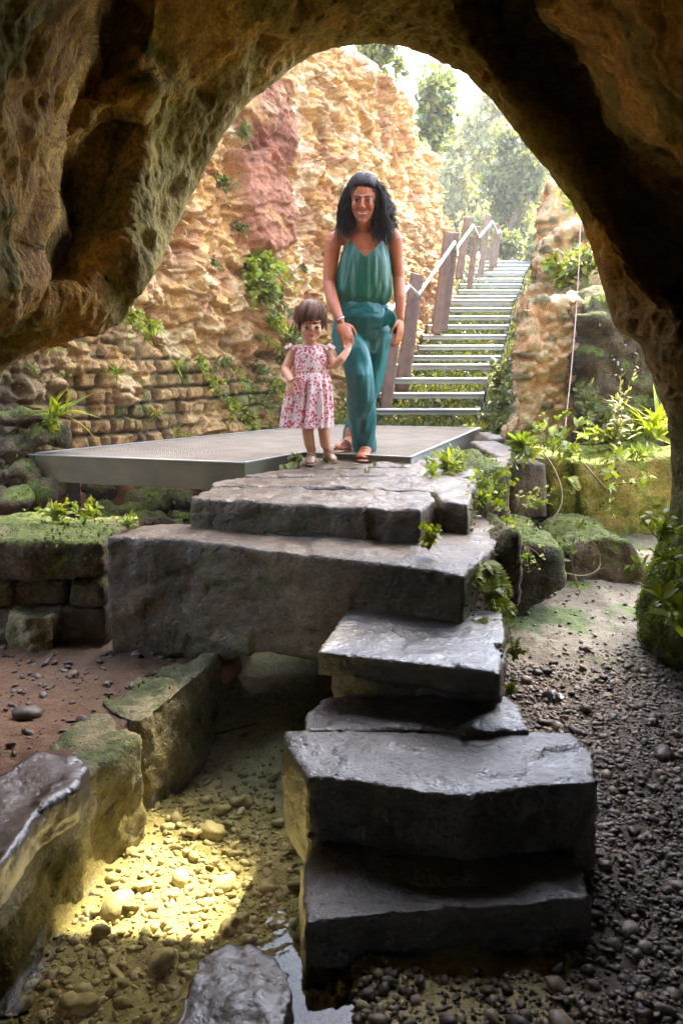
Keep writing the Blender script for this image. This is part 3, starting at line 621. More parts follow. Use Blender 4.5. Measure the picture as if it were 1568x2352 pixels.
# ---------------------------------------------------------------- leaves and plants
def leafbase(rows=3, wd=.5, curl=.15, fold=.12):
    V = []; prof = {2: [.0, .0], 3: [.1, 1, .0], 4: [.12, 1, .75, .0], 5: [.15, .8, 1, .6, .02]}[rows]
    for k in range(rows):
        t = k/(rows-1); w_ = prof[k]*wd/2; z = -curl*t*t
        V += [(-w_, t, z+fold*w_*2), (0, t, z), (w_, t, z+fold*w_*2)]
    F = []
    for k in range(rows-1):
        for j in range(2): a = k*3+j; F.append([a, a+1, a+4, a+3])
    return np.array(V), np.array(F)
def lobed():                                        # divided leaf, three lobes with cut edges
    o = [(0, 0), (.10, .25), (.42, .18), (.52, .38), (.36, .50), (.20, .48), (.30, .70), (.22, .88), (0, 1), (-.22, .88), (-.30, .70), (-.20, .48), (-.36, .50), (-.52, .38), (-.42, .18), (-.10, .25)]
    V = [(0, .45, .04)]+[(x, y, -.10*(x*x+max(0, y-.4)**2)*2) for x, y in o]; n = len(o)
    return np.array(V), np.array([[0, 1+k, 1+(k+1) % n] for k in range(n)])
LB = {'ovate': leafbase(4, .5, .25), 'small': leafbase(3, .6, .2), 'strap': leafbase(5, .10, .6), 'grass': leafbase(4, .05, .5, .0), 'lance': leafbase(4, .28, .3), 'round': leafbase(4, .9, .2)}
def unit(a): return a/(np.linalg.norm(a, axis=-1, keepdims=True)+1e-12)
def rdir(n, up=.0): d = rng.normal(size=(n, 3)); d[:, 2] += up; return unit(d)
def leaves(base, pos, dr, up, size, wmul=None):
    Vb, Fb = LB[base] if isinstance(base, str) else base
    pos = np.asarray(pos, float); n = len(pos); Y = unit(np.asarray(dr, float)); Xx = unit(np.cross(Y, up)); Z = np.cross(Xx, Y)
    s = np.broadcast_to(np.asarray(size, float), (n,))
    V = pos[:, None]+s[:, None, None]*(Vb[None, :, 0:1]*Xx[:, None]+Vb[None, :, 1:2]*Y[:, None]+Vb[None, :, 2:3]*Z[:, None])
    F = Fb[None]+(np.arange(n)*len(Vb))[:, None, None]
    br = np.repeat(.6+.75*rng.random(n), len(Vb)); tint = np.repeat(rng.random(n), len(Vb))
    C = np.stack([br*(1+.25*tint), br, br*(.9-.2*tint)], 1)
    return V.reshape(-1, 3), F.reshape(-1, Fb.shape[1]), C
def catl(L):
    V, F, C, n = [], [], [], 0
    for v, f, c in L: V.append(v); F.append(f+n); C.append(c); n += len(v)
    return np.concatenate(V), np.concatenate(F), np.concatenate(C)
def tri2quadfix(F): return F
def plant(name, base, loc, label, h=.25, ns=8, lean=(0, 0, 1), spread=.6, droop=.3, lsize=.04, per=10, kind='ovate', mat='leaf', group=None, cat='plant', ls2=1.0, petiole=False, tipflower=None, seed=None):
    global rng
    if seed is not None: rng = np.random.default_rng(seed)
    loc = np.array(loc, float); lean = unit(np.array(lean, float)); root = empty(name, label, cat, group, tuple(loc))
    st = []; LL = []
    for k in range(ns):
        d = unit(lean+rng.normal(size=3)*spread*.6); L = h*(.55+.6*rng.random()); m = 9
        t = np.linspace(0, 1, m); side = unit(rng.normal(size=3))*.12
        pts = loc+d*t[:, None]*L+side*(t**2)[:, None]*L-np.array([0, 0, 1.])*droop*(t**2)[:, None]*L
        if st is not None and kind not in ('grass', 'strap'): st.append(tube(pts, np.linspace(.0022, .0009, m)*max(1, h/.25)**.5, 4, cap=False))
        if kind in ('grass', 'strap'): continue
        tt = np.clip(rng.uniform(.5 if petiole else .12, 1, per), 0, 1); tt[0] = 1
        p = np.stack([np.interp(tt, t, pts[:, j]) for j in range(3)], 1); ax = unit(pts[-1]-pts[0])
        dr = unit(rdir(per)*1.0+ax*.55+np.array([0, -.15, .15])); up = unit(np.array([0, -.35, 1.])+rng.normal(size=(per, 3))*.45)
        LL.append(leaves(lobed() if kind == 'lobed' else kind, p, dr, up, lsize*(.5+.8*rng.random(per))*(1.1-.4*tt)))
    if kind in ('grass', 'strap'):
        n = ns*per; d = unit(lean+rng.normal(size=(n, 3))*spread); p = loc+rng.normal(size=(n, 3))*np.array([1, 1, .1])*h*.10
        LL.append(leaves(kind, p, d, unit(np.array([0, 0, 1.])+rng.normal(size=(n, 3))*.3), h*(.5+.7*rng.random(n))))
    V, F, C = catl(LL); obj('foliage', V, F, M[mat], root, C)
    if st: obj('stem', *join(st), M['stem'], root)
    if tipflower:
        fl = []; 
        for k in range(tipflower[1]):
            q = loc+lean*h*(.7+.45*rng.random())+rng.normal(size=3)*h*.10; fl.append(ell(q, (.006,)*3, None, 6, 4))
        obj('flower', *join(fl), tipflower[0], root)
    return root
def fern(name, loc, label, n=7, L=.14, out=(0, -1, .1), mat='leaf_lime', droop=.7, group=None, fw=.30, seed=1):
    global rng; rng = np.random.default_rng(seed)
    loc = np.array(loc, float); root = empty(name, label, 'fern', group, tuple(loc)); st = []; LL = []
    for k in range(n):
        d = unit(np.array(out, float)+rng.normal(size=3)*.45); l = L*(.6+.6*rng.random()); m = 12; t = np.linspace(0, 1, m)
        pts = loc+d*t[:, None]*l-np.array([0, 0, 1.])*droop*(t**2)[:, None]*l
        st.append(tube(pts, .0012, 4, cap=False)); tg = unit(np.gradient(pts, axis=0)); sd = unit(np.cross(tg, (0, -.3, 1.)))
        for sgn in (-1, 1):
            LL.append(leaves('small', pts, unit(sd*sgn+tg*.35), unit(np.cross(sd, tg)*-1+rng.normal(size=(m, 3))*.1), l*fw*np.sin(np.pi*(t*.9+.1))**.6+.003))
    V, F, C = catl(LL); obj('frond', V, F, M[mat], root, C); obj('stem', *join(st), M['stem'], root); return root

# ---------------------------------------------------------------- metal deck
def build_deck():
    zt = .03
    poly = [G(55, 1045, zt), G(560, 1065, zt), G(698, 1040, zt), G(942, 1052, zt), G(1101, 984, zt), G(735, 977, zt)]
    poly = [np.array(p[:2]) for p in poly]
    root = empty('metal_deck', 'metal grating deck with a deep side frame standing on steel legs', 'deck', None, (float(poly[2][0]), float(poly[2][1]), 0))
    fr = []; n = len(poly)
    heights = [.145, .145, .05, .10, .05, .05]
    names = ['fascia', 'fascia', 'fascia', 'fascia', 'fascia', 'fascia']
    for k in range(n):
        a = np.append(poly[k], 0); b = np.append(poly[(k+1) % n], 0); hh = [.148, .148, .03, .135, .12, .12][k]
        a[2] = b[2] = zt-hh/2+.004
        V, F = beam(a, b, .008, hh); obj('fascia', V, F, M['deckside'] if k != 3 else M['tread'], root, smooth=False)
        a[2] = b[2] = zt+.005; V, F = beam(a, b, .022, .006); obj('rim', V, F, M['rail'] if k > 2 else M['tread'], root, smooth=False)
    def clip(o, d):
        ts = []
        for k in range(n):
            p, q = poly[k], poly[(k+1) % n]; e = q-p; den = d[0]*e[1]-d[1]*e[0]
            if abs(den) < 1e-9: continue
            w_ = p-o; t = (w_[0]*e[1]-w_[1]*e[0])/den; s = (w_[0]*d[1]-w_[1]*d[0])/den
            if 0 <= s < 1: ts.append(t)
        ts.sort(); return [(ts[i], ts[i+1]) for i in range(0, len(ts)-1, 2)]
    # five grating panels in bands parallel to the far edge
    far = unit(poly[4]-poly[5]); nrm = np.array([far[1], -far[0]]); o5 = poly[5]
    depth = 2.95; bands = 5
    for b_ in range(bands):
        L = []
        for i in range(int(depth/bands/.026)):
            off = (b_*depth/bands+i*.026+.015); o = o5+nrm*off
            for t0, t1 in clip(o, far):
                if t1-t0 > .02:
                    p = np.append(o+far*t0, zt-.012); q = np.append(o+far*t1, zt-.012); L.append(beam(p, q, .004, .026))
        for j in range(190):
            o = o5+far*(-2.4+j*.026)
            for t0, t1 in clip(o, nrm):
                t0 = max(t0, b_*depth/bands+.008); t1 = min(t1, (b_+1)*depth/bands-.008)
                if t1-t0 > .01: L.append(beam(np.append(o+nrm*t0, zt-.011), np.append(o+nrm*t1, zt-.011), .004, .022))
        if L: V, F = join(L); obj('grating_panel', V, np.array(F), M['grate'], root, smooth=False)
    for (u, v0, v1, y) in ((172, 1100, 1200, 4.45), (1085, 1020, 1085, 6.2)):
        a = P(u, v0, y); b = P(u, v1, y); b[0] = a[0]; b[1] = a[1]
        L = [beam(a+(-.014, 0, 0), b+(-.014, 0, -.12), .012, .05, (1, 0, 0)), beam(a+(.016, 0, 0), b+(.016, 0, .09), .035, .012, (1, 0, 0))]
        lg = obj('leg', *join(L), M['metal_dark'] if u < 500 else M['deckside'], root, smooth=False)
        bl = [ell(a*(1-t)+b*t+np.array([.02, -.012, 0]), (.008, .006, .008), None, 8, 6) for t in (.25, .5)]
        for b_ in bl: sub('bolt', *b_, M['metal_dark'], lg, root)
build_deck()

# ---------------------------------------------------------------- staircase
TR = [(945, 861, 1101, 7.26), (908, 870, 1110, 7.53), (874, 883, 1119, 7.8), (842, 901, 1128, 8.06), (822, 946, 1148, 9.05), (798, 961, 1154, 9.46), (774, 971, 1160, 9.87), (751, 983, 1165, 10.28), (730, 995, 1169, 10.7), (711, 1006, 1173, 11.1), (693, 1017, 1176, 11.5),
      (683, 1034, 1184, 12.4), (670, 1052, 1191, 12.9), (656, 1056, 1195, 13.4), (643, 1066, 1199, 13.9), (629, 1073, 1203, 14.4), (620, 1088, 1209, 15.2), (612, 1096, 1214, 15.8), (603, 1106, 1219, 16.4)]
def build_stairs():
    p0 = G(980, 980, 0)
    root = empty('outdoor_staircase', 'long open metal staircase climbing away between wall and pillar', 'staircase', None, (float(p0[0]), 7.2, 0))
    pr = None
    for k, (v, ul, ur, y) in enumerate(TR):
        a = P(ul, v, y); b = P(ur, v, y); z = (a[2]+b[2])/2; a[2] = b[2] = z; dp = .27 if k not in (3, 10) else .6
        L = [beam(a+(0, 0, 0), b, .006, .06), beam(a+(0, dp, 0), b+(0, dp, 0), .004, .034)]
        for i in range(9): L.append(beam(a+(0, .02+i*dp/9, .012), b+(0, .02+i*dp/9, .012), .004, .012))
        m = int((b[0]-a[0])/.05)
        for i in range(m+1): x = a[0]+(b[0]-a[0])*i/m; L.append(beam((x, y, z+.012), (x, y+dp, z+.012), .004, .012))
        L.append(tube([a+(0, -.006, .012), b+(0, -.006, .012)], .014, 6, False))
        V, F = join(L); obj('tread', V, F, M['tread'], root, smooth=False)
        for e, sg in ((a, -1), (b, 1)):
            q = e+np.array([sg*.006, 0, -.0]); L = [beam(q+(0, 0, -.015), q+(0, dp, -.015), .008, .10), beam(q+(0, .02, .02), q+(0, .02, -.17), .04, .008, (1, 0, 0))]
            obj('side_plate', *join(L), M['metal'], root, smooth=False)
    return root
build_stairs()
M['riser'] = None
# handrail: one bent steel tube
hr = [((820, 790), 6.95), ((897, 713), 7.45), ((939, 657), 7.85), ((960, 678), 7.95), ((1043, 557), 9.9), ((1046, 573), 10.0), ((1086, 518), 12.0), ((1099, 546), 12.2), ((1130, 509), 14.6), ((1141, 537), 14.8), ((1147, 530), 15.6), ((1151, 548), 15.8)]
obj('handrail', *tube([P(u, v, y) for (u, v), y in hr], .019, 10), M['rail'], label='bent shiny steel handrail stepping up beside the stairs', cat='handrail')
posts = [((906, 750), (884, 905), 7.5, .15, 'lowest wooden post, mostly hidden by the woman'), ((958, 628), (922, 842), 8.0, .19, 'leaning reddish wooden post where the handrail kinks'),
         ((1030, 532), (1002, 720), 9.9, .17, 'left plank of the tall double wooden post'), ((1046, 534), (1018, 712), 10.0, .14, 'right plank of the tall double wooden post'),
         ((1074, 498), (1054, 600), 11.8, .15, 'wooden post at the third bend of the handrail'), ((1097, 520), (1078, 625), 12.2, .12, 'thin greyish post left of the two far posts'),
         ((1121, 493), (1102, 610), 14.2, .15, 'tallest far grey post by the stair top'), ((1140, 514), (1126, 600), 15., .13, 'short far post at the end of the handrail'), ((1146, 520), (1136, 598), 15.6, .09, 'last thin post at the stair top')]
for (t, b, y, wd, lb) in posts:
    a = P(*t, y+.1); c = P(*b, y-.05); c[2] -= .25
    V, F = beam(a, c, wd*.74, .05, (0, 1, .2)); V, F, N = voxel(V, F, .02, 2, .3)
    V = V+N*(fbm(V*np.array([1, 1, .2]), 25, 3, 5)*.004)[:, None]
    obj('wooden_post', V, F, M['wood'], label=lb, cat='post', group='posts along the stairs')

# ---------------------------------------------------------------- gravel and pool pebbles
def pebbles(n, reg, size, seed, zf, flat=.6):
    r_ = np.random.default_rng(seed); V0, F0 = ell((0, 0, 0), (1, 1, 1), None, 8, 5); F0 = np.array([g_ for f in F0 for g_ in ([f[:3], [f[0], f[2], f[3]]] if len(f) == 4 else [f])])
    x = r_.uniform(reg[0], reg[1], n); y = reg[2]+(reg[3]-reg[2])*r_.random(n)
    s = size*np.exp(r_.normal(size=n)*.55); z = zf(x, y)+gn(x, y)+s*.18
    sc_ = np.stack([s*(.8+.7*r_.random(n)), s*(.7+.4*r_.random(n)), s*flat*(.7+.5*r_.random(n))], 1); a = r_.uniform(0, 6.28, n); tl = r_.normal(size=(n, 2))*.25
    Vn = V0[None]*(1+.11*r_.normal(size=(n, len(V0), 1))); Vn = Vn*sc_[:, None]; 
    X = Vn[..., 0]*np.cos(a)[:, None]-Vn[..., 1]*np.sin(a)[:, None]; Y = Vn[..., 0]*np.sin(a)[:, None]+Vn[..., 1]*np.cos(a)[:, None]; Z = Vn[..., 2]+X*tl[:, :1]+Y*tl[:, 1:]
    V = np.stack([X+x[:, None], Y+y[:, None], Z+z[:, None]], -1).reshape(-1, 3); F = (F0[None]+(np.arange(n)*len(V0))[:, None, None]).reshape(-1, 3)
    t = np.repeat(r_.random(n), len(V0)); return V, F, t
xeL = lambda y: np.interp(y, [0, 1.2, 1.6, 2.2, 2.9, 3.4, 6], [-.85, -.8, -.76, -.64, -.50, -.42, -.42])
def keep(V, F, t, f, nv):
    V = V.reshape(-1, nv, 3); c = V.mean(1); m = f(c[:, 0], c[:, 1]); k = np.where(m)[0]; t = t.reshape(-1, nv)[k].ravel(); V = V[k]
    F = F.reshape(len(m), -1, 3)[0][None]+(np.arange(len(k))*nv)[:, None, None]; return V.reshape(-1, 3), F.reshape(-1, 3), t
n = NT('wet_gravel'); p_ = n.pos(); c_ = n.mix(1, n.col(), n.ramp(n.noise(p_, 60, 4), [(.3, (.6,)*3), (.7, (1.2,)*3)]), 'MULTIPLY'); n.bsdf(c_, .55, n.bump(n.noise(p_, 90, 4), .3, .005), Specular_IOR_Level=.6); M['gravel'] = n.m
n = NT('pebble'); p_ = n.pos(); c_ = n.mix(1, n.col(), n.ramp(n.noise(p_, 40, 5), [(.3, (.65,)*3), (.7, (1.2,)*3)]), 'MULTIPLY'); n.bsdf(c_, .7, n.bump(n.noise(p_, 70, 4), .4, .006)); M['pebble'] = n.m
V, F, t = pebbles(52000, (-.05, 1.9, 1.0, 4.0), .0045, 3, gz); V, F, t = keep(V, F, t, lambda x, y: (np.random.default_rng(5).random(len(x)) < sst(3.2, 2.85, y+.06*np.sin(x*9))*.9+.07) & ((x > .42) | (y < 1.42)), 34)
V3, F3, t3 = pebbles(900, (-1.6, -.5, 1.5, 3.0), .0062, 13, gz); V3, F3, t3 = keep(V3, F3, t3, lambda x, y: (x < xeL(y)-.12) & (fbm(np.stack([x, y, 0*x], 1), 4, 2, 3) > -.1), 34)
V = np.concatenate([V, V3]); F = np.concatenate([F, F3+len(V)-len(V3)]); t = np.concatenate([t, t3*.4])
obj('gravel', V, F, M['gravel'], col=mixc((.055, .036, .022), (.32, .24, .15), t**1.7), kind='stuff', label='wet brown river gravel on the cave floor and in the shallow stream at right', cat='gravel')
V, F, t = pebbles(5200, (-.85, .1, 1.2, 2.9), .0048, 4, gz); V, F, t = keep(V, F, t, lambda x, y: (x > xeL(y)+.02) & (np.random.default_rng(1).random(len(x)) < sst(2.9, 2.2, y)), 34)
V2, F2, t2 = pebbles(900, (-.85, .05, 1.1, 2.45), .0078, 5, gz, .65); V2, F2, t2 = keep(V2, F2, t2, lambda x, y: (x > xeL(y)+.03) & (np.random.default_rng(2).random(len(x)) < sst(2.5, 1.9, y)+.15), 34)
obj('pool_gravel', np.concatenate([V, V2]), np.concatenate([F, F2+len(V)]), M['pebble'], col=mixc((.28, .24, .11), (.62, .55, .32), np.concatenate([t, t2])), kind='stuff', label='pale yellow pebbles and grit covering the pool bottom', cat='gravel')
for k, (u, v, s) in enumerate([(545, 2103, .050), (490, 1900, .045), (620, 2010, .040), (510, 1850, .042), (560, 1835, .05), (270, 2200, .034), (235, 2130, .03), (175, 2290, .04), (330, 2020, .04), (560, 1762, .03), (500, 1640, .035), (440, 1910, .036), (390, 2040, .03), (150, 2220, .032)]):
    c = G(u, v, -.86); r_ = np.random.default_rng(k); s *= .68; V, F = ell((c[0], c[1], gz(c[:1], c[1:2])[0]+gn(c[:1], c[1:2])[0]+.010), (s*1.2, s*.8, s*.6))
    rock('pool_stone', V, F, M['channel'] if 0 else M['pebble'], vs=.007, it=2, seed=200+k, amp=(.012, .004), sc_=(24, 60), chip=0, colf=lambda V, N, w_: mixc((.42, .36, .18), (.58, .5, .28), fbm(V, 20, 3, 2)*.5+.5),
         label=['largest pale pool stone, diamond shaped, mid pool', 'flat bright stone below the channel notch', 'pale stone near the right side of the pool', 'rough stone by the channel wall foot', 'rugged dark stone in the upper pool', 'rounded yellow stone low in the pool', 'round yellow pebble near the bottom left', 'bright stone at the bottom edge of the pool', 'dark squarish stone along the wall foot', 'small pointed stone in the upper pool sand', 'dark stone by the submerged stick', 'wide stone left of mid pool', 'small stone below the wall foot', 'small yellow stone at the bottom left of the pool'][k], cat='stone', group='stones on the pool bottom')
st = [G(395, 1752, -.85), G(420, 1728, -.84), G(450, 1702, -.835), G(500, 1685, -.83), G(590, 1662, -.83)]
obj('stick', *tube(st, [.006, .007, .006, .005, .003], 8), M['stem'], label='thin dark stick lying under the water in the pool', cat='stick')
st = [P(205, 1205, 4.2), P(196, 1170, 4.22), P(200, 1150, 4.25), P(210, 1135, 4.25)]
obj('stick', *tube(st, [.006, .005, .005, .003], 6), M['stem'], label='crooked dry twig standing beside the deck leg', cat='stick')
c = G(1275, 1610, -.70); V, F = ell((c[0], c[1], c[2]+.005), (.045, .04, .035))
rock('stream_stone', V, F, M['stone_wet'], vs=.008, it=1, seed=301, amp=(.03, .01), sc_=(12, 30), label='black wet stone standing in the gravel stream at right', cat='stone')
c = G(520, 1505, -.62); V, F = prism([G(495, 1515, -.62), G(540, 1500, -.62), G(552, 1512, -.62), G(515, 1535, -.62)], (0, 0, -.06))
rock('brick_fragment', V, F, plain('red_brick', (.30, .10, .07), .7), vs=.01, it=2, seed=302, label='broken red brick piece under the left end of the slab arch', cat='brick')
# ---------------------------------------------------------------- trees
def crown(c, r, n, seed, size, base='small', dens=9):
    r_ = np.random.default_rng(seed); cl = r_.normal(size=(dens, 3)); cl = cl/np.linalg.norm(cl, axis=1)[:, None]*(r_.random(dens)**.5*1.1)[:, None]*np.array(r)*.9+np.array(c)
    k = r_.integers(0, dens, n); p = cl[k]+r_.normal(size=(n, 3))*np.array(r)*(.10+.22*r_.random(n)**2)[:, None]
    return p, cl
def tree(name, label, foot, c, r, n, seed, size, mat='leaf_tree', dens=12, group='trees beyond the stairs', cat='tree', trunk=.12):
    global rng; rng = np.random.default_rng(seed)
    foot = np.array(foot, float); c = np.array(c, float); root = empty(name, label, cat, group, tuple(foot))
    p, cl = crown(c, r, n, seed, size, dens=dens)
    V, F, C = leaves('small', p, rdir(n), rdir(n, .6), size*(.6+.8*rng.random(n)), None); obj('crown', V, F, M[mat], root, C)
    top = c+np.array([0, 0, r[2]*.3]); pts = np.array([foot+(top-foot)*t+np.array([math.sin(t*5+seed)*.08, math.cos(t*4)*.05, 0])*trunk*8 for t in np.linspace(0, 1, 8)])
    L = [tube(pts, np.linspace(trunk, trunk*.25, 8), 8)]
    for q in cl: s_ = pts[rng.integers(3, 8)]; m = (s_+q)/2+rng.normal(size=3)*.1*np.linalg.norm(q-s_); L.append(tube([s_, m, q], [trunk*.3, trunk*.18, trunk*.06], 5, False))
    obj('trunk', *join(L), M['bark'], root); return root
def T(u, v, y, ru, rv, ry=None): return P(u, v, y), (ru*y/FPX, (ry or ru*1.0)*y/FPX, rv*y/FPX)
def tr(lb, u, v, y, ru, rv, n, seed, size, mat='leaf_tree', dens=12, trunk=.1, name='leafy_tree'):
    c, r = T(u, v, y, ru, rv); f = c.copy(); f[2] = min(gz(np.array([c[0]]), np.array([y]))[0]-.3, c[2]-r[2]*1.2); tree(name, lb, f, c, r, n, seed, size, mat, dens, trunk=trunk)
tr('sparse young tree leaning over the crest of the tall rubble wall', 878, 125, 11.5, 48, 55, 900, 1, .10, dens=9, trunk=.05)
tr('slender dark green tree right behind the crest of the rubble wall', 1000, 270, 15, 52, 95, 3600, 2, .13, dens=16, trunk=.08)
tr('tall pale tree against the sky left of the rock arch rim', 1135, 335, 24, 58, 95, 5600, 3, .19, 'leaf_pale', dens=18, trunk=.2)
tr('rounded tree with the darkest foliage in the middle of the wood', 1178, 400, 20, 62, 80, 5600, 4, .15, 'leaf_tree', dens=16, trunk=.15)
tr('broad pale tree behind the end of the rubble wall', 1060, 430, 26, 80, 100, 7000, 5, .22, 'leaf_pale', dens=20, trunk=.2)
tr('bright yellowish tree low behind the stair top', 1190, 510, 21, 60, 62, 5000, 6, .16, 'leaf_pale', dens=14, trunk=.15)
tr('tree nearest the arch rim at right above the grey outcrop', 1250, 400, 28, 70, 130, 6000, 7, .22, 'leaf_pale', dens=18, trunk=.2)
tr('bushy green shrub directly above the last stair tread', 1165, 562, 17.6, 38, 34, 2600, 8, .11, 'leaf_tree', dens=9, trunk=.05, name='shrub')
tr('low pale shrub left of the far stair posts', 1085, 540, 19.5, 46, 40, 2600, 9, .13, 'leaf_pale', dens=9, trunk=.05, name='shrub')
tr('shrub right of the stair top below the outcrop', 1232, 560, 16.5, 26, 40, 2200, 10, .10, 'leaf_pale', dens=8, trunk=.05, name='shrub')
# added tree out of view; crown outline cut to shade deck, slab and people
def shade_tree():
    global rng; rng = np.random.default_rng(77)
    root = empty('overhanging_tree', 'added unseen tree right of the stairs, its crown shaped to block the sun', 'tree', None, (6.6, 13.5, 2.5)); pol = [(-1.2, 4.2), (1.10, 4.2), (1.10, 5.12), (1.62, 4.90), (1.62, 4.2), (3.0, 4.2), (3.3, 5.2), (3.35, 6.6), (2.6, 6.7), (2.5, 9.5), (-1.2, 9.5)]
    n = 46000; x = rng.uniform(-1.2, 3.4, n); y = rng.uniform(4.2, 9.5, n); k = inpoly(x, y, pol) & ~((x > .08) & (x < .80) & (y > 5.78) & (y < 6.55)); x, y = x[k], y[k]; z = 13.5+1.5*rng.random(len(x)); m = len(x)
    V, F, C = leaves('small', np.stack([x+.375*(z-4), y+.575*(z-4), z], 1), unit(rdir(m)*np.array([1, 1, .3])), unit(np.array([.30, .42, .86])+rng.normal(size=(m, 3))*.3), .10*(.8+.5*rng.random(m)))
    obj('crown', V, F, M['leaf_tree'], root, C); tp = np.array([6.6, 13.5, 2.5]); tq = np.array([5.6, 13., 12.]); L = [tube([tp, (tp+tq)/2+(.3, 0, 0), tq], [.25, .2, .12], 8)]
    for q in ((3.2, 11., 14), (5.5, 10.8, 14), (6.5, 11.6, 14), (5.8, 14.8, 14), (3.6, 14.5, 14)): L.append(tube([tq, (np.array(q)+tq)/2+(0, 0, .3), q], [.10, .06, .02], 6))
    obj('trunk', *join(L), M['bark'], root)
shade_tree()

# ---------------------------------------------------------------- weeds on the bank under and beside the stairs
def bank():
    global rng; rng = np.random.default_rng(9); n = 34000
    y = 6.9+10.5*rng.random(n)**1.5; cx = np.interp(y, [6.9, 7.26, 8.06, 9.05, 11.5, 12.4, 14.4, 16.4, 18], [.75, .8, 1.0, 1.27, 2.0, 2.45, 3.05, 3.8, 4.3]); x = cx+rng.normal(size=n)*.75
    z = gz(x, y); m = np.abs(x-cx) < 1.9; x, y, z = x[m], y[m], z[m]; n = len(x)
    k = rng.random(n) < .45; P_ = np.stack([x, y, z+rng.random(n)*(.10+.12*(np.abs(x-np.interp(y, [6.9, 18], [.75, 4.3])) > .6))], 1)
    A = leaves('ovate', P_[k], unit(rdir(k.sum())+np.array([0, -.3, .3])), unit(np.array([0, -.5, 1.])+rng.normal(size=(k.sum(), 3))*.5), (.035+.004*y[k])*(.6+.8*rng.random(k.sum())))
    B = leaves('grass' if 0 else 'lance', P_[~k], unit(np.array([0, -.2, .7])+rng.normal(size=((~k).sum(), 3))*.5), rdir((~k).sum()), (.05+.003*y[~k])*(.6+.8*rng.random((~k).sum())))
    V, F, C = catl([A, B]); obj('undergrowth', V, F, M['leaf'], col=C*np.array([.8, .78, .75]), kind='stuff', label='weeds and low leafy undergrowth below and beside the metal stairs', cat='undergrowth')
bank()
# ---------------------------------------------------------------- plants
_w = WX.reshape(-1, 3); _r = _w-O0; _d = _r[:, 1]*ca-_r[:, 2]*sa; _u = 784+FPX*_r[:, 0]/_d; _v = 1176-FPX*(_r[:, 1]*sa+_r[:, 2]*ca)/_d; _v[_d < .5] = 1e6
def onwall(u, v): k = np.argmin((_u-u)**2+(_v-v)**2); return _w[k]
WN = (.80, -.55, .25)
wp = [(575, 610, .34, 34, 'round', .06, 'leaf_lime', 'biggest leafy clump hanging on the rubble wall'), (600, 680, .28, 26, 'ovate', .06, 'leaf', 'leafy clump just under the biggest one on the wall'), (560, 640, .24, 20, 'round', .055, 'leaf_lime', 'left part of the leafy hanging clump on the wall'),
      (612, 745, .22, 14, 'ovate', .06, 'leaf_lime', 'broad leaved plant on the wall left of the child head'), (545, 525, .12, 8, 'round', .035, 'leaf', 'small tuft on the wall beside the red slab'), (546, 305, .16, 7, 'lance', .07, 'leaf', 'thin sprig growing on the upper red slab'),
      (500, 420, .16, 8, 'round', .04, 'leaf', 'small plants by the arch rim on the wall'), (285, 728, .16, 12, 'ovate', .06, 'leaf_lime', 'plant right under the left overhang'), (335, 755, .14, 8, 'lance', .08, 'leaf_lime', 'lance leaved plant beside the one under the overhang'),
      (655, 775, .26, 18, 'lance', .09, 'leaf', 'grassy plant touching the child head from the left'), (690, 620, .08, 5, 'round', .03, 'leaf', 'tiny tuft on the pale wall part left of the woman'), (480, 600, .10, 6, 'round', .03, 'leaf', 'tiny tuft on the wall under the arch rim')]
for i, (u, v, h, ns, kd, ls, mt, lb) in enumerate(wp):
    plant('wall_plant', None, onwall(u, v)+np.array(WN)*.02, lb, h=h, ns=ns, lean=WN, spread=1.0, droop=.6, lsize=ls, per=12, kind=kd, mat=mt, group='plants rooted in the rubble wall', seed=400+i)
for i, (u, v, h) in enumerate([(500, 830, .16), (540, 870, .2), (580, 840, .22), (620, 880, .24), (600, 930, .22), (560, 960, .18), (640, 940, .24), (655, 985, .2), (610, 985, .2), (520, 930, .14), (640, 830, .2), (480, 880, .10), (660, 890, .2), (590, 780, .18), (735, 990, .12), (450, 835, .08)]):
    plant('wall_weed', None, onwall(u, v)+np.array(WN)*.02, ['topmost left', 'second left', 'upper middle', 'right middle', 'central', 'low left', 'right', 'lowest right', 'low middle', 'small left', 'upper right', 'leftmost', 'far right', 'highest', 'stray low', 'tiny upper left'][i]+' weed clump in the green patch on the wall left of the child', h=h, ns=10, lean=WN, spread=1.1, droop=.5, lsize=.045, per=12, kind=('ovate', 'lance', 'small')[i % 3], mat=('leaf', 'leaf_lime')[i % 2], group='weeds left of the child', seed=430+i)
for i, (u, v, h, lb) in enumerate([(130, 955, .19, 'largest strap leaved clump on the ledge stone at far left'), (265, 865, .11, 'small strap fern on the coursed blocks at left'), (405, 845, .09, 'strap fern high in the middle of the coursed blocks'), (355, 950, .09, 'strap fern low on the coursed blocks'), (398, 1000, .10, 'pale strap fern just behind the deck edge'), (430, 1005, .08, 'thin strap fern behind the deck, right of the pale one'), (115, 800, .12, 'plant at the left under the dark overhang')]):
    pt = P(u, v, 4.5) if u == 130 else onwall(u, v)+np.array(WN)*.02
    plant('strap_fern', None, pt, lb, h=h, ns=3, per=8 if i else 12, lean=(.3, -.5, .8), spread=.55, kind='strap', mat='leaf_lime', group='strap leaved ferns', seed=460+i, cat='fern')
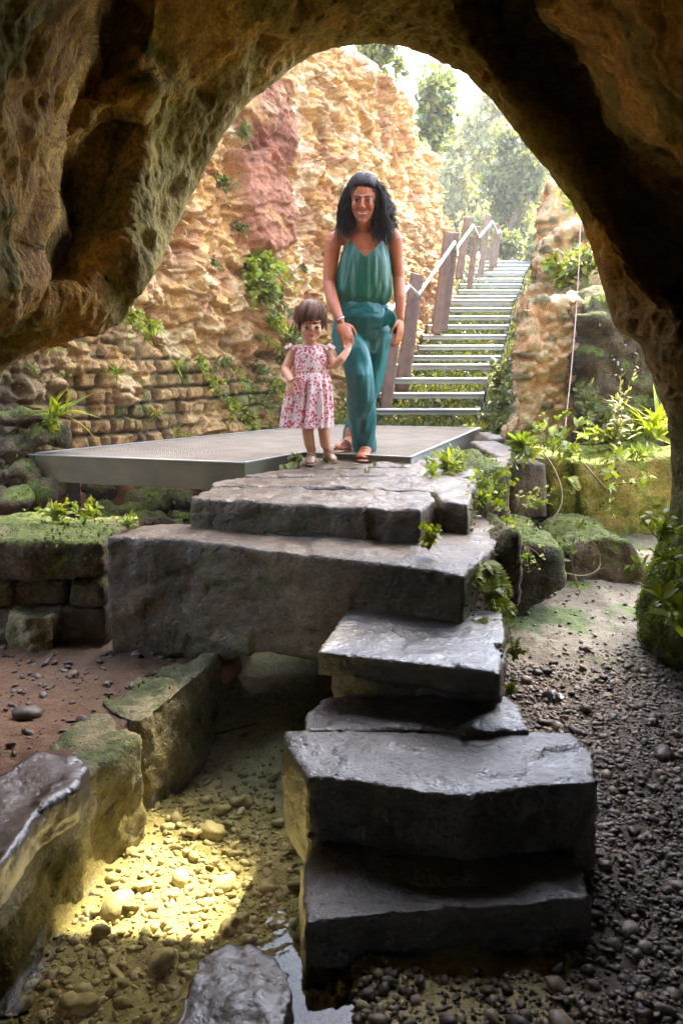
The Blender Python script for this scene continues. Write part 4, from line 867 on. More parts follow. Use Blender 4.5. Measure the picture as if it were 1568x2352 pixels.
for i, (u, v, y, h, ns, kd, ls, mt, lb) in enumerate([
    (120, 985, 4.5, .12, 8, 'ovate', .05, 'leaf_lime', 'leafy plant at the foot of the big strap clump'), (100, 880, 4.6, .22, 6, 'small', .035, 'leaf', 'thin trailing weed above the big strap clump'),
    (130, 1196, 3.35, .12, 9, 'ovate', .045, 'leaf_lime', 'seedling clump on the low mossy wall left of the deck leg'), (200, 1192, 3.35, .10, 7, 'ovate', .04, 'leaf_lime', 'seedlings on the low mossy wall at the deck leg'), (300, 1206, 3.4, .07, 4, 'lance', .04, 'leaf_lime', 'two leaf seedling left of the front step'),
    (985, 1246, 2.62, .07, 9, 'round', .028, 'leaf_lime', 'little lime clump where the front step meets the slab'),
    (1195, 1048, 4.3, .14, 10, 'ovate', .09, 'leaf_lime', 'broad leaved rosette at the pillar foot'), (1270, 1040, 4.35, .30, 6, 'ovate', .075, 'leaf_lime', 'tall leafy stem in front of the masonry pillar'), (1300, 1050, 4.3, .12, 7, 'ovate', .05, 'leaf_lime', 'hanging bright plant on the leaning block'),
    (1360, 1025, 4.8, .20, 9, 'ovate', .06, 'leaf_lime', 'sunlit plant right of the pillar base'), (1400, 1020, 4.8, .26, 9, 'ovate', .06, 'leaf', 'leafy plant under the willowherb spike'), (1450, 1015, 4.9, .20, 8, 'lance', .06, 'leaf_lime', 'narrow leaved plant in full sun on the wall top'), (1500, 1010, 4.9, .22, 9, 'lance', .065, 'leaf_lime', 'sunlit plant on the wall top near the rock arch'),
    (1530, 985, 4.9, .22, 10, 'lance', .07, 'leaf_lime', 'tall plant mostly hidden by the rock arch edge'), (1420, 1000, 5., .30, 10, 'ovate', .06, 'leaf', 'dark leaved plant behind the wall top plants'), (1350, 960, 5.1, .25, 10, 'small', .05, 'leaf', 'small leaved plant against the mossy rock face'),
    (1460, 1055, 4.4, .10, 5, 'lance', .07, 'leaf_lime', 'plant drooping over the lime mossy wall'), (1420, 1060, 4.3, .12, 5, 'ovate', .05, 'leaf_lime', 'trailing plant over the dark gap in the mossy wall'),
    (1295, 660, 6.3, .30, 16, 'ovate', .10, 'leaf_lime', 'bush growing on top of the masonry pillar'), (1345, 640, 6.2, .34, 14, 'ovate', .10, 'leaf', 'right part of the bush on the pillar top by the arch'), (1320, 490, 8.2, .4, 8, 'lance', .14, 'leaf_lime', 'yellowish plant on the grey outcrop'),
    (1150, 950, 6.6, .3, 12, 'ovate', .07, 'leaf', 'weed clump between stairs and pillar'), (1150, 900, 7.2, .35, 12, 'ovate', .08, 'leaf', 'upper weed clump between stairs and pillar'), (1140, 1000, 6.2, .22, 10, 'ovate', .06, 'leaf', 'weeds by the deck corner under the stairs'), (1185, 800, 8.2, .4, 10, 'lance', .1, 'leaf', 'grassy weeds right of the middle treads'),
    (1280, 1362, 3.7, .12, 7, 'lance', .045, 'leaf', 'purple flowered weed at the foot of the low ledge'), (1548, 1432, 2.2, .10, 3, 'ovate', .085, 'leaf_lime', 'two bright leaves sticking out of the right rock foot'), (1515, 1245, 2.8, .16, 8, 'ovate', .05, 'leaf_lime', 'leafy sprig on the right rock foot'), (1535, 1300, 2.8, .12, 7, 'ovate', .04, 'leaf_lime', 'lower leafy sprig on the right rock foot'),
    (1020, 1085, 3.9, .11, 6, 'lance', .09, 'leaf_lime', 'dandelion like leaves on the path edge'), (990, 1100, 3.7, .10, 2, 'ovate', .06, 'leaf_lime', 'single upright leaf in a path joint'), (1050, 1078, 4.0, .12, 8, 'lance', .08, 'leaf_lime', 'leaf rosette between the path and the lime herb'),
    (1180, 1510, 2.05, .06, 10, 'small', .016, 'leaf_lime', 'tiny plants on the right side of the thin stepping stone'), (1172, 1590, 2.02, .05, 10, 'small', .015, 'leaf_lime', 'tiny plants under the thin stepping stone')]):
    fl = None
    if 'purple' in lb: fl = (plain('purple_petal', (.30, .20, .55), .6), 5)
    plant('leafy_plant', None, P(u, v, y), lb, h=h, ns=ns, lean=(0, -.15, 1), spread=.75, droop=.25, lsize=ls, per=11, kind=kd, mat=mt, seed=500+i, tipflower=fl)
# willowherb spike
plant('willowherb', None, P(1412, 1010, 4.7), 'tall pale willowherb spike with tiny lilac flowers', h=.42, ns=4, lean=(.03, 0, 1), spread=.12, droop=.0, lsize=.05, per=26, kind='lance', mat='leaf_pale', seed=560, tipflower=(plain('lilac_petal', (.45, .35, .55), .6), 6))
plant('strap_plant', None, P(1500, 1000, 4.8), 'fountain of long arching grass leaves in the sun near the arch', h=.30, ns=4, per=9, lean=(-.25, -.2, .9), spread=.45, kind='strap', mat='leaf_lime', seed=561, cat='plant')
# lime herb with divided leaves beside the path
plant('lime_herb', None, P(1112, 1200, 3.35), 'lime green herb with divided leaves and thin stems beside the path end', h=.26, ns=30, lean=(.02, -.1, 1), spread=.42, droop=.15, lsize=.036, per=6, kind='lobed', mat='leaf_lime', seed=562, petiole=True, cat='herb')
plant('lime_herb', None, P(1180, 1180, 3.5), 'smaller lime herb reaching right in front of the dark block', h=.17, ns=10, lean=(.7, -.1, .45), spread=.4, droop=.1, lsize=.034, per=5, kind='lobed', mat='leaf_lime', seed=563, petiole=True, cat='herb')
plant('lime_herb', None, P(1170, 1225, 3.2), 'low lime herb on the mossy ledge under the dark block', h=.10, ns=9, lean=(.1, -.3, .8), spread=.8, droop=.2, lsize=.03, per=5, kind='lobed', mat='leaf_lime', seed=564, petiole=True, cat='herb')
plant('lime_herb', None, P(1205, 1255, 3.3), 'lowest lime herb creeping down the mossy ledge', h=.10, ns=7, lean=(.0, -.5, -.4), spread=.8, droop=.3, lsize=.026, per=5, kind='lobed', mat='leaf_lime', seed=565, petiole=True, cat='herb')
for i, (u, v, y, L, n, lb) in enumerate([(1112, 1292, 2.62, .10, 7, 'top fern on the mossy side of the bridging slab'), (1122, 1345, 2.62, .10, 7, 'middle fern on the mossy side of the bridging slab'), (1092, 1425, 2.45, .09, 8, 'lowest fern on the slab side, touching the thin stepping stone'), (1138, 1380, 2.7, .08, 6, 'right fern on the mossy side of the bridging slab'), (680, 1058, 4.05, .09, 9, 'fern clump by the child sandals'), (655, 1068, 4.0, .06, 6, 'smaller fern clump at the deck fascia'), (1085, 1330, 2.5, .06, 6, 'small fern hugging the corner of the bridging slab'), (1300, 1100, 4.15, .10, 7, 'fern on the leaning yellow block')]):
    fern('fern', P(u, v, y), lb, n, L, out=(.25, -.8, .3) if u != 680 else (0, -.2, 1), seed=600+i, mat='leaf_lime' if i not in (4, 5) else 'leaf', fw=.34)
for i, (u, v, y, h) in enumerate([(982, 1066, 4.15, .05), (842, 1092, 3.75, .04), (860, 1072, 4.1, .03), (925, 1072, 4.1, .03), (760, 1068, 4.1, .03)]):
    plant('grass_tuft', None, G(u, v, 0.0), ['largest grass tuft in the joint right of the woman', 'grass tuft in the joint below the woman', 'tiny grass tuft by the woman sandal', 'tiny grass tuft left of the largest one', 'tiny grass by the child right sandal'][i], h=h*1.3, ns=4, per=10, kind='grass', mat='leaf', spread=.4, seed=640+i, cat='grass tuft')
# vines and the pale hanging cord
obj('hanging_cord', *tube([P(1332, 500, 5.2), P(1329, 600, 5.1), P(1322, 720, 5.0), P(1310, 860, 4.9), P(1299, 960, 4.8), P(1294, 1025, 4.7)], .0032, 6), plain('cord', (.6, .42, .36), .8), label='thin pale pinkish cord hanging in front of the masonry pillar', cat='cord')
vn = [P(1245, 1038, 4.0), P(1270, 1070, 3.9), P(1290, 1120, 3.8), P(1290, 1160, 3.75), P(1268, 1195, 3.7), P(1254, 1240, 3.65), P(1266, 1290, 3.6), P(1295, 1318, 3.6), P(1340, 1325, 3.62), P(1372, 1312, 3.65), P(1380, 1290, 3.68), P(1368, 1255, 3.7), P(1352, 1235, 3.72)]
def smooth_path(p, k=5):
    p = np.array(p); t = np.arange(len(p)); tt = np.linspace(0, len(p)-1, len(p)*k); o = np.stack([np.interp(tt, t, p[:, j]) for j in range(3)], 1)
    for _ in range(6): o[1:-1] = (o[:-2]+2*o[1:-1]+o[2:])/4
    return o
obj('bare_vine', *tube(smooth_path(vn), .0035, 5), M['stem'], label='bare looping vine hanging over the ledge at right', cat='vine')
def leafvine(name, pts, lb, n, ls, seed, mat='leaf', kind='lance'):
    global rng; rng = np.random.default_rng(seed); p = smooth_path(pts); root = empty(name, lb, 'vine', None, tuple(p[0])); obj('stem', *tube(p, .0028, 5), M['stem'], root)
    i = rng.integers(0, len(p), n); V, F, C = leaves(kind, p[i], unit(rdir(n)+np.array([0, -.3, -.2])), unit(np.array([0, -.6, .8])+rng.normal(size=(n, 3))*.4), ls*(.6+.7*rng.random(n))); obj('foliage', V, F, M[mat], root, C)
leafvine('leafy_vine', [P(1335, 1190, 3.6), P(1318, 1230, 3.5), P(1310, 1280, 3.45), P(1318, 1330, 3.45), P(1330, 1360, 3.5)], 'leafy stem dangling in front of the mossy boulder', 16, .055, 700)
leafvine('leafy_vine', [P(1420, 1040, 4.2), P(1400, 1080, 4.1), P(1410, 1110, 4.05), P(1450, 1110, 4.0), P(1490, 1090, 4.0)], 'leafy runner sagging over the top of the mossy wall', 22, .06, 701, 'leaf_lime', 'ovate')
leafvine('leafy_vine', [P(1395, 1100, 4.15), P(1400, 1140, 4.1), P(1404, 1180, 4.1), P(1412, 1200, 4.1)], 'short leafy shoot in the dark joint of the mossy wall', 12, .045, 702, 'leaf_lime', 'ovate')
obj('fallen_twig', *tube([P(1340, 1065, 4.1), P(1365, 1095, 4.05), P(1388, 1120, 4.05)], .005, 5), M['wood'], label='pale straight twig leaning over the dark joint of the mossy wall', cat='twig')
# moss leaflets carpeting the foot of the right rock and the slab side
def carpet():
    global rng; rng = np.random.default_rng(33)
    o = bpy.data.objects['cave_arch']; me = o.data; n = len(me.vertices); A = np.zeros(n*3, np.float32); me.vertices.foreach_get('co', A); Q = A.reshape(-1, 3)+np.array(o.location); N = np.zeros(n*3, np.float32); me.vertex_normals.foreach_get('vector', N); N = N.reshape(-1, 3)
    r = Q-O0; d = r[:, 1]*ca-r[:, 2]*sa; d[d < .1] = .1; u = 784+FPX*r[:, 0]/d; v = 1176-FPX*(r[:, 1]*sa+r[:, 2]*ca)/d
    w_ = sst(1080, 1300, v)*sst(1440, 1460, u)*(u < 1640)*(v < 1620)*(Q[:, 1] > 1.5); w_ = w_*sst(.35, .6, fbm(Q, 6, 3, 3)*.5+.5); k = rng.choice(n, 9500, p=w_/w_.sum()); N = N*np.sign((N*(O0-Q)).sum(1))[:, None]
    V, F, C = leaves('small', Q[k]+N[k]*.004, unit(rdir(len(k))+N[k]*.4), N[k], .0095*(.5+rng.random(len(k)))); obj('moss_carpet', V, F, M['leaf_lime'], col=C*.6, kind='stuff', label='tiny leaved moss carpeting the foot of the right rock', cat='moss')
carpet()

def moss_tufts():
    global rng; rng = np.random.default_rng(44); L = []
    for o in list(bpy.data.objects):
        if o.type != 'MESH' or o.parent or not o.data.materials: continue
        mt = o.data.materials[0]; nm = o.name.split('.')[0]
        if mt in (M['mossy'], M['mossy_lit']): dens, side = 1., False
        elif nm in ('bridging_slab', 'path_stone'): dens, side = 1., True
        elif nm == 'channel_stone': dens, side = .12, False
        else: continue
        me = o.data; n = len(me.vertices); A = np.zeros(n*3, np.float32); me.vertices.foreach_get('co', A); Q = A.reshape(-1, 3)+np.array(o.location); N = np.zeros(n*3, np.float32); me.vertex_normals.foreach_get('vector', N); N = N.reshape(-1, 3)
        w_ = sst(-.1, .5, fbm(Q, 5, 4, 3)+.5*N[:, 2]-.1)*(Q[:, 1] < 6)*((O0-Q)*N).sum(1).clip(0, 1)**.3
        if side: w_ = (N[:, 0] > .55)*(Q[:, 0] > .2)*sst(-.4, .2, fbm(Q, 9, 3, 5))
        if w_.sum() < 30: continue
        k = rng.choice(n, int(min(n*.22, w_.sum()*.30)*dens)+1, p=w_/w_.sum(), replace=True)
        L.append(leaves('small', Q[k]+N[k]*.003+rng.normal(size=(len(k), 3))*.004, unit(rdir(len(k))+N[k]*.9), unit(N[k]+rdir(len(k))*.5), (.008+.0035*Q[k][:, 1])*(.4+.8*rng.random(len(k)))))
    V, F, C = catl(L); obj('moss_tufts', V, F, M['moss_leaf'], col=C, kind='stuff', label='fuzzy moss growing on the ledge stones and low walls', cat='moss')
M['moss_leaf'] = leafmat('moss_leaf', (.05, .065, .012), (.13, .145, .025), .2, .8)
moss_tufts()
def haze():
    n = NT('haze_air'); v = n.n('ShaderNodeVolumePrincipled'); v.inputs['Color'].default_value = (.95, .96, .92, 1); v.inputs['Density'].default_value = .0028; v.inputs['Anisotropy'].default_value = .3
    n.l(v.outputs[0], n.o.inputs['Volume']); V, F = box((0, 200, 20), (700, 760, 60)); V[:, 2] = np.where(V[:, 2] < 0, -2.6, 45)
    o = obj('haze', V, F, n.m, smooth=False, label='thin sunlit haze in the air', cat='haze', kind='stuff')
haze()
# ---------------------------------------------------------------- people
def skinmat(name, c, c2):
    n = NT(name); p = n.objc(); f = n.noise(p, 9, 4, .6); k = n.mix(n.mr(f, .35, .65), c, c2); k = n.mix(1, k, n.ramp(n.noise(p, 160, 3), [(.3, (.92,)*3), (.7, (1.05,)*3)]), 'MULTIPLY')
    n.bsdf(k, .52, n.bump(n.noise(p, 220, 3), .12, .002), Subsurface_Weight=.15, Subsurface_Radius=(.012, .005, .003), Specular_IOR_Level=.35); return n.m
def clothmat(name, c, rough=.42, sheen=.02):
    n = NT(name); p = n.objc(); k = n.mix(1, c, n.ramp(n.noise(p, 7, 4), [(.3, (.85,)*3), (.7, (1.12,)*3)]), 'MULTIPLY')
    n.bsdf(k, rough, n.bump(n.noise(p, 350, 2), .08, .001), Sheen_Weight=sheen, Specular_IOR_Level=.5); return n.m
def hairmat(name, c, c2):
    n = NT(name); p = n.objc(); m = n.n('ShaderNodeMapping'); n.l(p, m.inputs[0]); m.inputs[3].default_value = (1, 1, .15)
    f = n.noise(m.outputs[0], 170, 3); n.bsdf(n.mix(1, n.mix(f, c, c2), n.col(), 'MULTIPLY'), .42, n.bump(f, .6, .002), Specular_IOR_Level=.22); return n.m
M['skin_w'] = skinmat('skin_tanned', (.40, .125, .055), (.48, .175, .08)); M['skin_c'] = skinmat('skin_fair', (.60, .28, .16), (.66, .34, .21))
M['hair_w'] = hairmat('hair_black', (.012, .009, .009), (.035, .024, .018)); M['hair_c'] = hairmat('hair_chestnut', (.055, .022, .012), (.17, .075, .035))
M['cami'] = clothmat('green_satin', (.004, .092, .058)); M['trousers'] = clothmat('teal_satin', (.001, .115, .115))
M['lip'] = plain('lips', (.40, .09, .07), .4); M['teeth'] = plain('teeth', (.8, .76, .68), .3, .05); M['eyew'] = plain('eye_white', (.42, .38, .33), .3, .05); M['iris'] = plain('iris', (.02, .012, .008), .2, .1)
M['brow'] = plain('eyebrow', (.03, .015, .01), .8); M['sandal'] = plain('tan_leather', (.33, .12, .06), .5); M['sole'] = plain('sole', (.16, .08, .05), .7); M['gold'] = plain('gold', (.7, .45, .15), .25, .1, Metallic=1.)
M['silver'] = plain('silver', (.7, .68, .66), .2, .1, Metallic=1.); M['nail'] = plain('red_nail', (.35, .01, .03), .25, .05); M['sock'] = plain('sock', (.62, .48, .45), .8); M['shoe'] = plain('bronze_leather', (.34, .19, .10), .4)
M['bead'] = plain('beads', (.62, .50, .46), .4)
def dressmat():
    n = NT('floral_cotton'); p = n.objc()
    base = n.mix(n.mr(n.noise(p, 8, 3), .4, .6), (.62, .46, .41), (.70, .56, .52))
    clus = n.mr(n.noise(p, 17, 2, .5), .38, .46)
    d = n.vor(p, 66, rnd=.9); fl = n.math('MULTIPLY', n.mr(d, .52, .44), clus)
    wob = n.math('MULTIPLY', fl, n.mr(n.noise(p, 170, 2), .34, .44)); c = n.mix(wob, base, n.mix(n.mr(n.noise(p, 60, 2), .4, .6), (.55, .02, .09), (.42, .01, .05)))
    d2 = n.vor(p, 61, rnd=1); g = n.math('MULTIPLY', n.mr(d2, .22, .14), n.mr(n.noise(p, 23, 2), .50, .56)); c = n.mix(g, c, (.10, .22, .12))
    n.bsdf(c, .75, n.bump(n.noise(p, 260, 2), .15, .001), Sheen_Weight=.2); return n.m
M['dress'] = dressmat()
def frame(front, up=(0, 0, 1)):
    f = unit(np.array(front, float)); z = np.array(up, float); x = unit(np.cross(-f, z)) ; x = -x if x[0] < 0 else x; z = np.cross(x, -f); return np.stack([x, -f, z], 1)   # columns: right, back, up
def hand(w, d, nrm, th, s=1., curl=.5, spread=.12):
    """w wrist, d direction to fingers, nrm back-of-hand normal, th thumb side"""
    d = unit(np.array(d, float)); nrm = unit(np.array(nrm, float)-d*np.dot(nrm, d)); t = np.cross(d, nrm); t = t if np.dot(t, th) > 0 else -t
    w = np.array(w, float); Rm = np.stack([t, nrm, d], 1); L = [ell(w+d*.045*s, (.040*s, .016*s, .050*s), Rm)]; tips = []
    for i, (o, ln) in enumerate([(.028, .070), (.010, .078), (-.009, .072), (-.027, .058)]):
        p = w+d*.080*s+t*o*s; dd = unit(d+t*(o*spread*20)*.12); pts = [p-dd*.02*s, p]; a = 0
        for k, fr in enumerate((.45, .30, .25)):
            a += curl*(.75 if k else .6); q = unit(dd*math.cos(a)-nrm*math.sin(a)); p = p+q*ln*fr*s; pts.append(p)
        L.append(tube(pts, np.array([.0095, .0088, .0082, .0075, .006])*s, 8)); tips.append((p, q))
    p = w+d*.02*s+t*.026*s; pts = [p, p+unit(d*.6+t*.8-nrm*.2)*.032*s]; pts.append(pts[-1]+unit(d*.9+t*.35-nrm*.35*(.5+curl))*.028*s); pts.append(pts[-1]+unit(d-nrm*.5*(.5+curl))*.022*s)
    L.append(tube(pts, np.array([.014, .0115, .0095, .0075])*s, 8)); tips.append((pts[-1], unit(pts[-1]-pts[-2]))); return L, tips
def foot(heel, d, s=1.):
    heel = np.array(heel, float); d = unit(np.array(d, float)); side = np.cross((0, 0, 1.), d); L = []
    L.append(tube([heel+(0, 0, .10*s), heel+(0, 0, .045*s)+d*.01, heel+d*.09*s+(0, 0, .032*s), heel+d*.17*s+(0, 0, .018*s)], [(.026*s, .03*s), (.033*s, .030*s), (.034*s, .026*s), (.040*s, .015*s)], 12))
    L.append(ell(heel+(0, 0, .026*s)-d*.005, (.028*s, .03*s, .026*s)))
    for k in range(5):
        o = (k-2)*.0165*s; b = heel+d*(.175-abs(k-1.2)*.006)*s+side*o+(0, 0, .016*s); L.append(tube([b-d*.02*s, b+d*(.026-.003*k)*s-np.array([0, 0, .004*s])], [.0095*s, .0078*s], 8))
    return L
def headparts(c, Rm, s, child=False):
    tr_ = lambda p: np.array(c)+Rm@(np.array(p, float)*s)
    e = lambda p, r: ell(tr_(p), np.array(r)*s, Rm)
    t_ = lambda ps, r, seg=8, **k: tube([tr_(p) for p in ps], np.array(r)*s, seg, **k)
    B = [e((0, .015, .035), (.074, .092, .085)), e((0, -.030, -.022), (.060, .056, .084))]
    if child: B += [e((0, -.035, -.045), (.056, .050, .050)), e((0, -.070, -.078), (.018, .016, .014)), e((.032, -.062, -.035), (.026, .022, .026)), e((-.032, -.062, -.035), (.026, .022, .026)), t_([(0, -.085, .0), (0, -.098, -.022)], [.006, .0085]), e((0, -.070, .045), (.04, .012, .03))]
    else: B += [e((0, -.040, -.068), (.043, .042, .040)), e((0, -.070, -.096), (.019, .018, .017)), e((.036, -.064, -.024), (.023, .020, .024)), e((-.036, -.064, -.024), (.023, .020, .024)), t_([(0, -.084, .016), (0, -.100, -.004), (0, -.110, -.024)], [.006, .008, .0105]), e((.0105, -.100, -.028), (.008,)*3), e((-.0105, -.100, -.028), (.008,)*3)]
    B += [t_([(-.046, -.066, .022), (-.02, -.082, .024), (.02, -.082, .024), (.046, -.066, .022)], ([.008, .009, .009, .008] if child else [.004, .005, .005, .004])), e((.074, .010, -.002), (.010, .018, .028)), e((-.074, .010, -.002), (.010, .018, .028))]
    ez = -.014 if child else .004; ex = .030; D = []; eh = .0082 if child else .0062
    for sg in (-1, 1):
        D.append(('eye', [e((sg*ex, -.0795, ez), (.0135, .009, eh))], 'eyew')); D.append(('iris', [e((sg*ex, -.0870, ez-.001), (.0068, .0038, eh*.95))], 'iris'))
        D.append(('eyelid', [t_([(sg*ex-.016, -.080, ez+.001), (sg*ex, -.0895, ez+eh+.001), (sg*ex+.016, -.080, ez+.001)], [.0018, .0032, .0018], 6)], 'brow'))
        D.append(('eyebrow', [t_([(sg*.013, -.092, ez+.020), (sg*.030, -.088, ez+.025), (sg*.047, -.072, ez+.020)], [(.0008 if child else .0030), (.0011 if child else .0036), (.0006 if child else .0014)], 6)], 'brow' if not child else 'hair_c'))
    if child: D.append(('mouth', [t_([(-.014, -.083, -.055), (0, -.092, -.052), (.014, -.083, -.055)], [.003, .005, .003]), t_([(-.013, -.083, -.056), (0, -.090, -.062), (.013, -.083, -.056)], [.003, .0055, .003])], 'lip'))
    else:
        D.append(('mouth', [t_([(-.029, -.078, -.047), (-.015, -.091, -.052), (0, -.096, -.053), (.015, -.091, -.052), (.029, -.078, -.047)], [.002, .0036, .0042, .0036, .002]), t_([(-.028, -.078, -.049), (-.014, -.088, -.066), (0, -.091, -.074), (.014, -.088, -.069), (.028, -.078, -.049)], [.002, .004, .005, .004, .002]), e((0, -.082, -.060), (.021, .008, .010))], 'lip'))
        D.append(('teeth', [e((0, -.0905, -.0585), (.021, .006, .0052))], 'teeth'))
    return B, D, tr_
def body(root, parts, vs, mat, it=3):
    V, F = join(parts); V, F, N = voxel(V, F, vs, it, .4); o = obj('body', V, F, mat, root); return o
def strands(paths, r0, r1, seg=5): return join([tube(p, np.linspace(r0, r1, len(p)), seg, False) for p in paths])
def hairobj(parts, locks, root, mat, seed=1):          # parts: (V, F) list; locks: points per strand (0 = inner mass)
    r_ = np.random.default_rng(seed); col = []
    for (V, F), k in zip(parts, locks):
        if k == 0: col.append(np.full((len(V), 3), .55)); continue
        m = len(V)//k; b = np.repeat(r_.random(m//6+1), 6)[:m]; col.append(np.repeat(.45+1.5*b**1.6, k)[:, None]*np.ones(3))
    V, F = join(parts); obj('hair', V, F, mat, root, np.concatenate(col))

# ---- woman
def woman():
    Y = 4.52; r_ = np.random.default_rng(5)
    root = empty('person', 'woman in green camisole and teal wide trousers, leading a child by the hand, smiling', 'person', None, tuple(G(836, 1056, 0)))
    Q = lambda u, v, dy=0.: P(u, v, Y+dy); m = .00243; B = []
    B += [ell(Q(830, 735, .08), (.150, .10, .13)), ell(Q(833, 690, .04), (.118, .085, .13)), ell(Q(838, 612, .0), (.130, .095, .14)), ell(Q(843, 566, .0), (.125, .075, .07)),
          tube([Q(775, 546, .0), Q(810, 541, .0), Q(842, 545, .0), Q(875, 538, .0), Q(897, 536, .0)], [.040, .046, .052, .046, .040], 12), tube([Q(842, 556, .0), Q(841, 530, -.02), Q(837, 500, -.08)], [.060, .046, .046], 14),
          tube([Q(800, 552, -.04), Q(828, 557, -.055), Q(838, 562, -.055)], [.009, .009, .007], 6), tube([Q(886, 546, -.04), Q(862, 554, -.055), Q(850, 561, -.055)], [.009, .009, .007], 6),
          ell(Q(813, 600, -.055), (.050, .036, .050)), ell(Q(867, 597, -.055), (.050, .036, .050))]
    B += [tube([Q(777, 548, 0), Q(765, 556, 0), Q(760, 600, 0), Q(755, 652, -.02), Q(763, 690, -.10), Q(781, 738, -.20)], [.038, .046, .041, .034, .034, .0225], 14), ell(Q(768, 552, 0), (.044, .045, .046))]
    B += [tube([Q(895, 540, 0), Q(906, 550, 0), Q(910, 595, .02), Q(915, 640, .02), Q(918, 684, -.03), Q(919, 730, -.06)], [.038, .046, .038, .034, .032, .021], 14), ell(Q(903, 546, 0), (.043, .045, .046))]
    h1, t1 = hand(Q(782, 742, -.205), Q(806, 797, -.24)-Q(782, 742, -.205), (.25, -.9, .3), (1, 0, -.2), 1.0, .75); h2, t2 = hand(Q(919, 733, -.06), (-.06, -.12, -1), (.8, -.5, .1), (-1, -.3, 0), .98, .38, .2)
    B += h1+h2
    hc = Q(834, 461, -.10); Rm = frame((-.07, -1, -.24), (.02, 0, 1)); hb, hd, tr_ = headparts(hc, Rm, .98); B += hb
    f1 = G(842, 1050, 0.012); f2 = G(804, 1028, .045); f1[1] += .085; f2[1] += .02
    B += foot(f1, (-.12, -1, 0), 1.0)+foot(f2, (-.35, -1, 0), .95)
    B += [tube([f1+(0, 0, .09), Q(834, 1005, .09), Q(831, 960, .03), Q(830, 910, -.05), Q(823, 862, -.08), Q(806, 760, .05)], [.032, .038, .044, .046, .05, .07], 10), tube([f2+(0, 0, .08), Q(812, 975, .32), Q(836, 925, .20), Q(852, 865, .11), Q(856, 760, .09)], [.032, .036, .044, .046, .065], 10), tube([Q(838, 570, 0), Q(834, 640, .02), Q(832, 700, .05), Q(831, 740, .08)], [(.12, .08), (.118, .085), (.112, .085), (.14, .095)], 16)]
    body(root, B, .0042, M['skin_w'])
    hdm = {}
    for nm, L, mt in hd: obj(nm, *join(L), M[mt], root)
    for (tp, dr) in (t2[:1]+t2[4:]+t2[1:3]): obj('fingernail', *ell(tp+dr*.002, (.005, .005, .006), None, 8, 6), M['nail'], root)
    # camisole
    nth, nt2 = 140, 70; th = np.linspace(-math.pi, math.pi, nth, endpoint=False); a = np.abs(np.degrees(th))
    top = np.interp(a, [0, 4, 42, 50, 75, 100, 180], [597, 594, 558, 559, 580, 588, 585]); t = np.linspace(0, 1, nt2); vv = top[:, None]+(702-top[:, None])*t[None]
    gh_ = np.interp(np.arange(540, 720.), [555, 575, 600, 637, 668, 690, 702], [46, 51, 56, 61, 64, 60, 51]); gh_ = np.convolve(np.pad(gh_, 8, 'edge'), np.ones(17)/17, 'valid'); hw = np.interp(vv, np.arange(540, 720.), gh_)*m; cx = np.interp(vv, [560, 600, 640, 670, 702], [840, 837, 835.5, 833.5, 832])
    gv = np.arange(540, 720.); gr_ = np.interp(gv, [555, 575, 600, 630, 670, 692, 702], [.094, .112, .126, .130, .128, .118, .098]); gr_ = np.convolve(np.pad(gr_, 8, 'edge'), np.ones(17)/17, 'valid'); ryy = np.interp(vv, gv, gr_); c = P(cx.ravel(), vv.ravel(), np.full(cx.size, Y)).reshape(nth, nt2, 3)
    X = c.copy(); X[..., 0] += hw*np.sin(th)[:, None]; X[..., 1] += .0-ryy*np.cos(th)[:, None]+.02*t
    nrm = np.stack([np.sin(th), -np.cos(th), 0*th], 1)[:, None]; q = X.reshape(-1, 3)*np.array([1, 1, .16])
    X += nrm*((fbm(q, 22, 3, 4).reshape(nth, nt2)*.009+np.sin(th[:, None]*17+fbm(q, 7, 2, 5).reshape(nth, nt2)*3)*.0018)*sst(-.15, .25, t)[None]+.004)[..., None]
    V = X.reshape(-1, 3); F = grid_faces(nth, nt2, True); F = np.where(F >= nth*nt2, F-nth*nt2, F); cm = obj('camisole', V, F, M['cami'], root)
    s1 = [Q(796, 566, -.085), Q(790, 550, -.07), Q(782, 534, -.045), Q(779, 530, .0)]; s2 = [Q(886, 560, -.085), Q(885, 545, -.065), Q(884, 529, -.045), Q(884, 526, .0)]
    for s_ in (s1, s2): sub('strap', *tube(smooth_path(s_), .0035, 6, flat=.6), M['cami'], cm, root)
    # trousers: two wide legs and hips as one cloth surface
    def st(u, v, dy, rx, ry): return Q(u, v, dy), (rx*m, ry)
    def loft(S, seg=28): 
        return tube([s[0] for s in S], [s[1] for s in S], seg, True, upv=(0, 1, 0))
    legf = loft([st(808, 735, .06, 42, .10), st(803, 770, .03, 40, .10), st(815, 820, -.06, 31, .085), st(824, 865, -.11, 28, .075), st(830, 910, -.08, 28, .075), st(831, 960, .02, 31, .080), st(834, 1005, .08, 28, .075), st(836, 1026, .10, 27, .070)])
    legb = loft([st(858, 735, .08, 42, .10), st(865, 775, .09, 33, .10), st(861, 825, .10, 26, .085), st(850, 880, .12, 25, .075), st(836, 930, .20, 24, .075), st(812, 975, .32, 22, .08), st(803, 1010, .40, 19, .075)])
    hips = loft([st(831, 700, .04, 53, .100), st(831, 718, .05, 57, .105), st(829, 742, .06, 66, .115), st(829, 762, .06, 67, .115)])
    V, F = join([legf, legb, hips]); V, F, N = voxel(V, F, .007, 5, .5)
    q = V*np.array([1, 1, .13]); hemk = sst(1.0, .1, V[:, 2]); q = V*np.array([1, 1, .09]); d = fbm(q, 17, 2, 8)*.013*(.45+.6*hemk)+ridge(q, 11, 2, 9)*.005*(.3+hemk); z2 = V[:, 2]; wb = sst(.80, .86, z2)
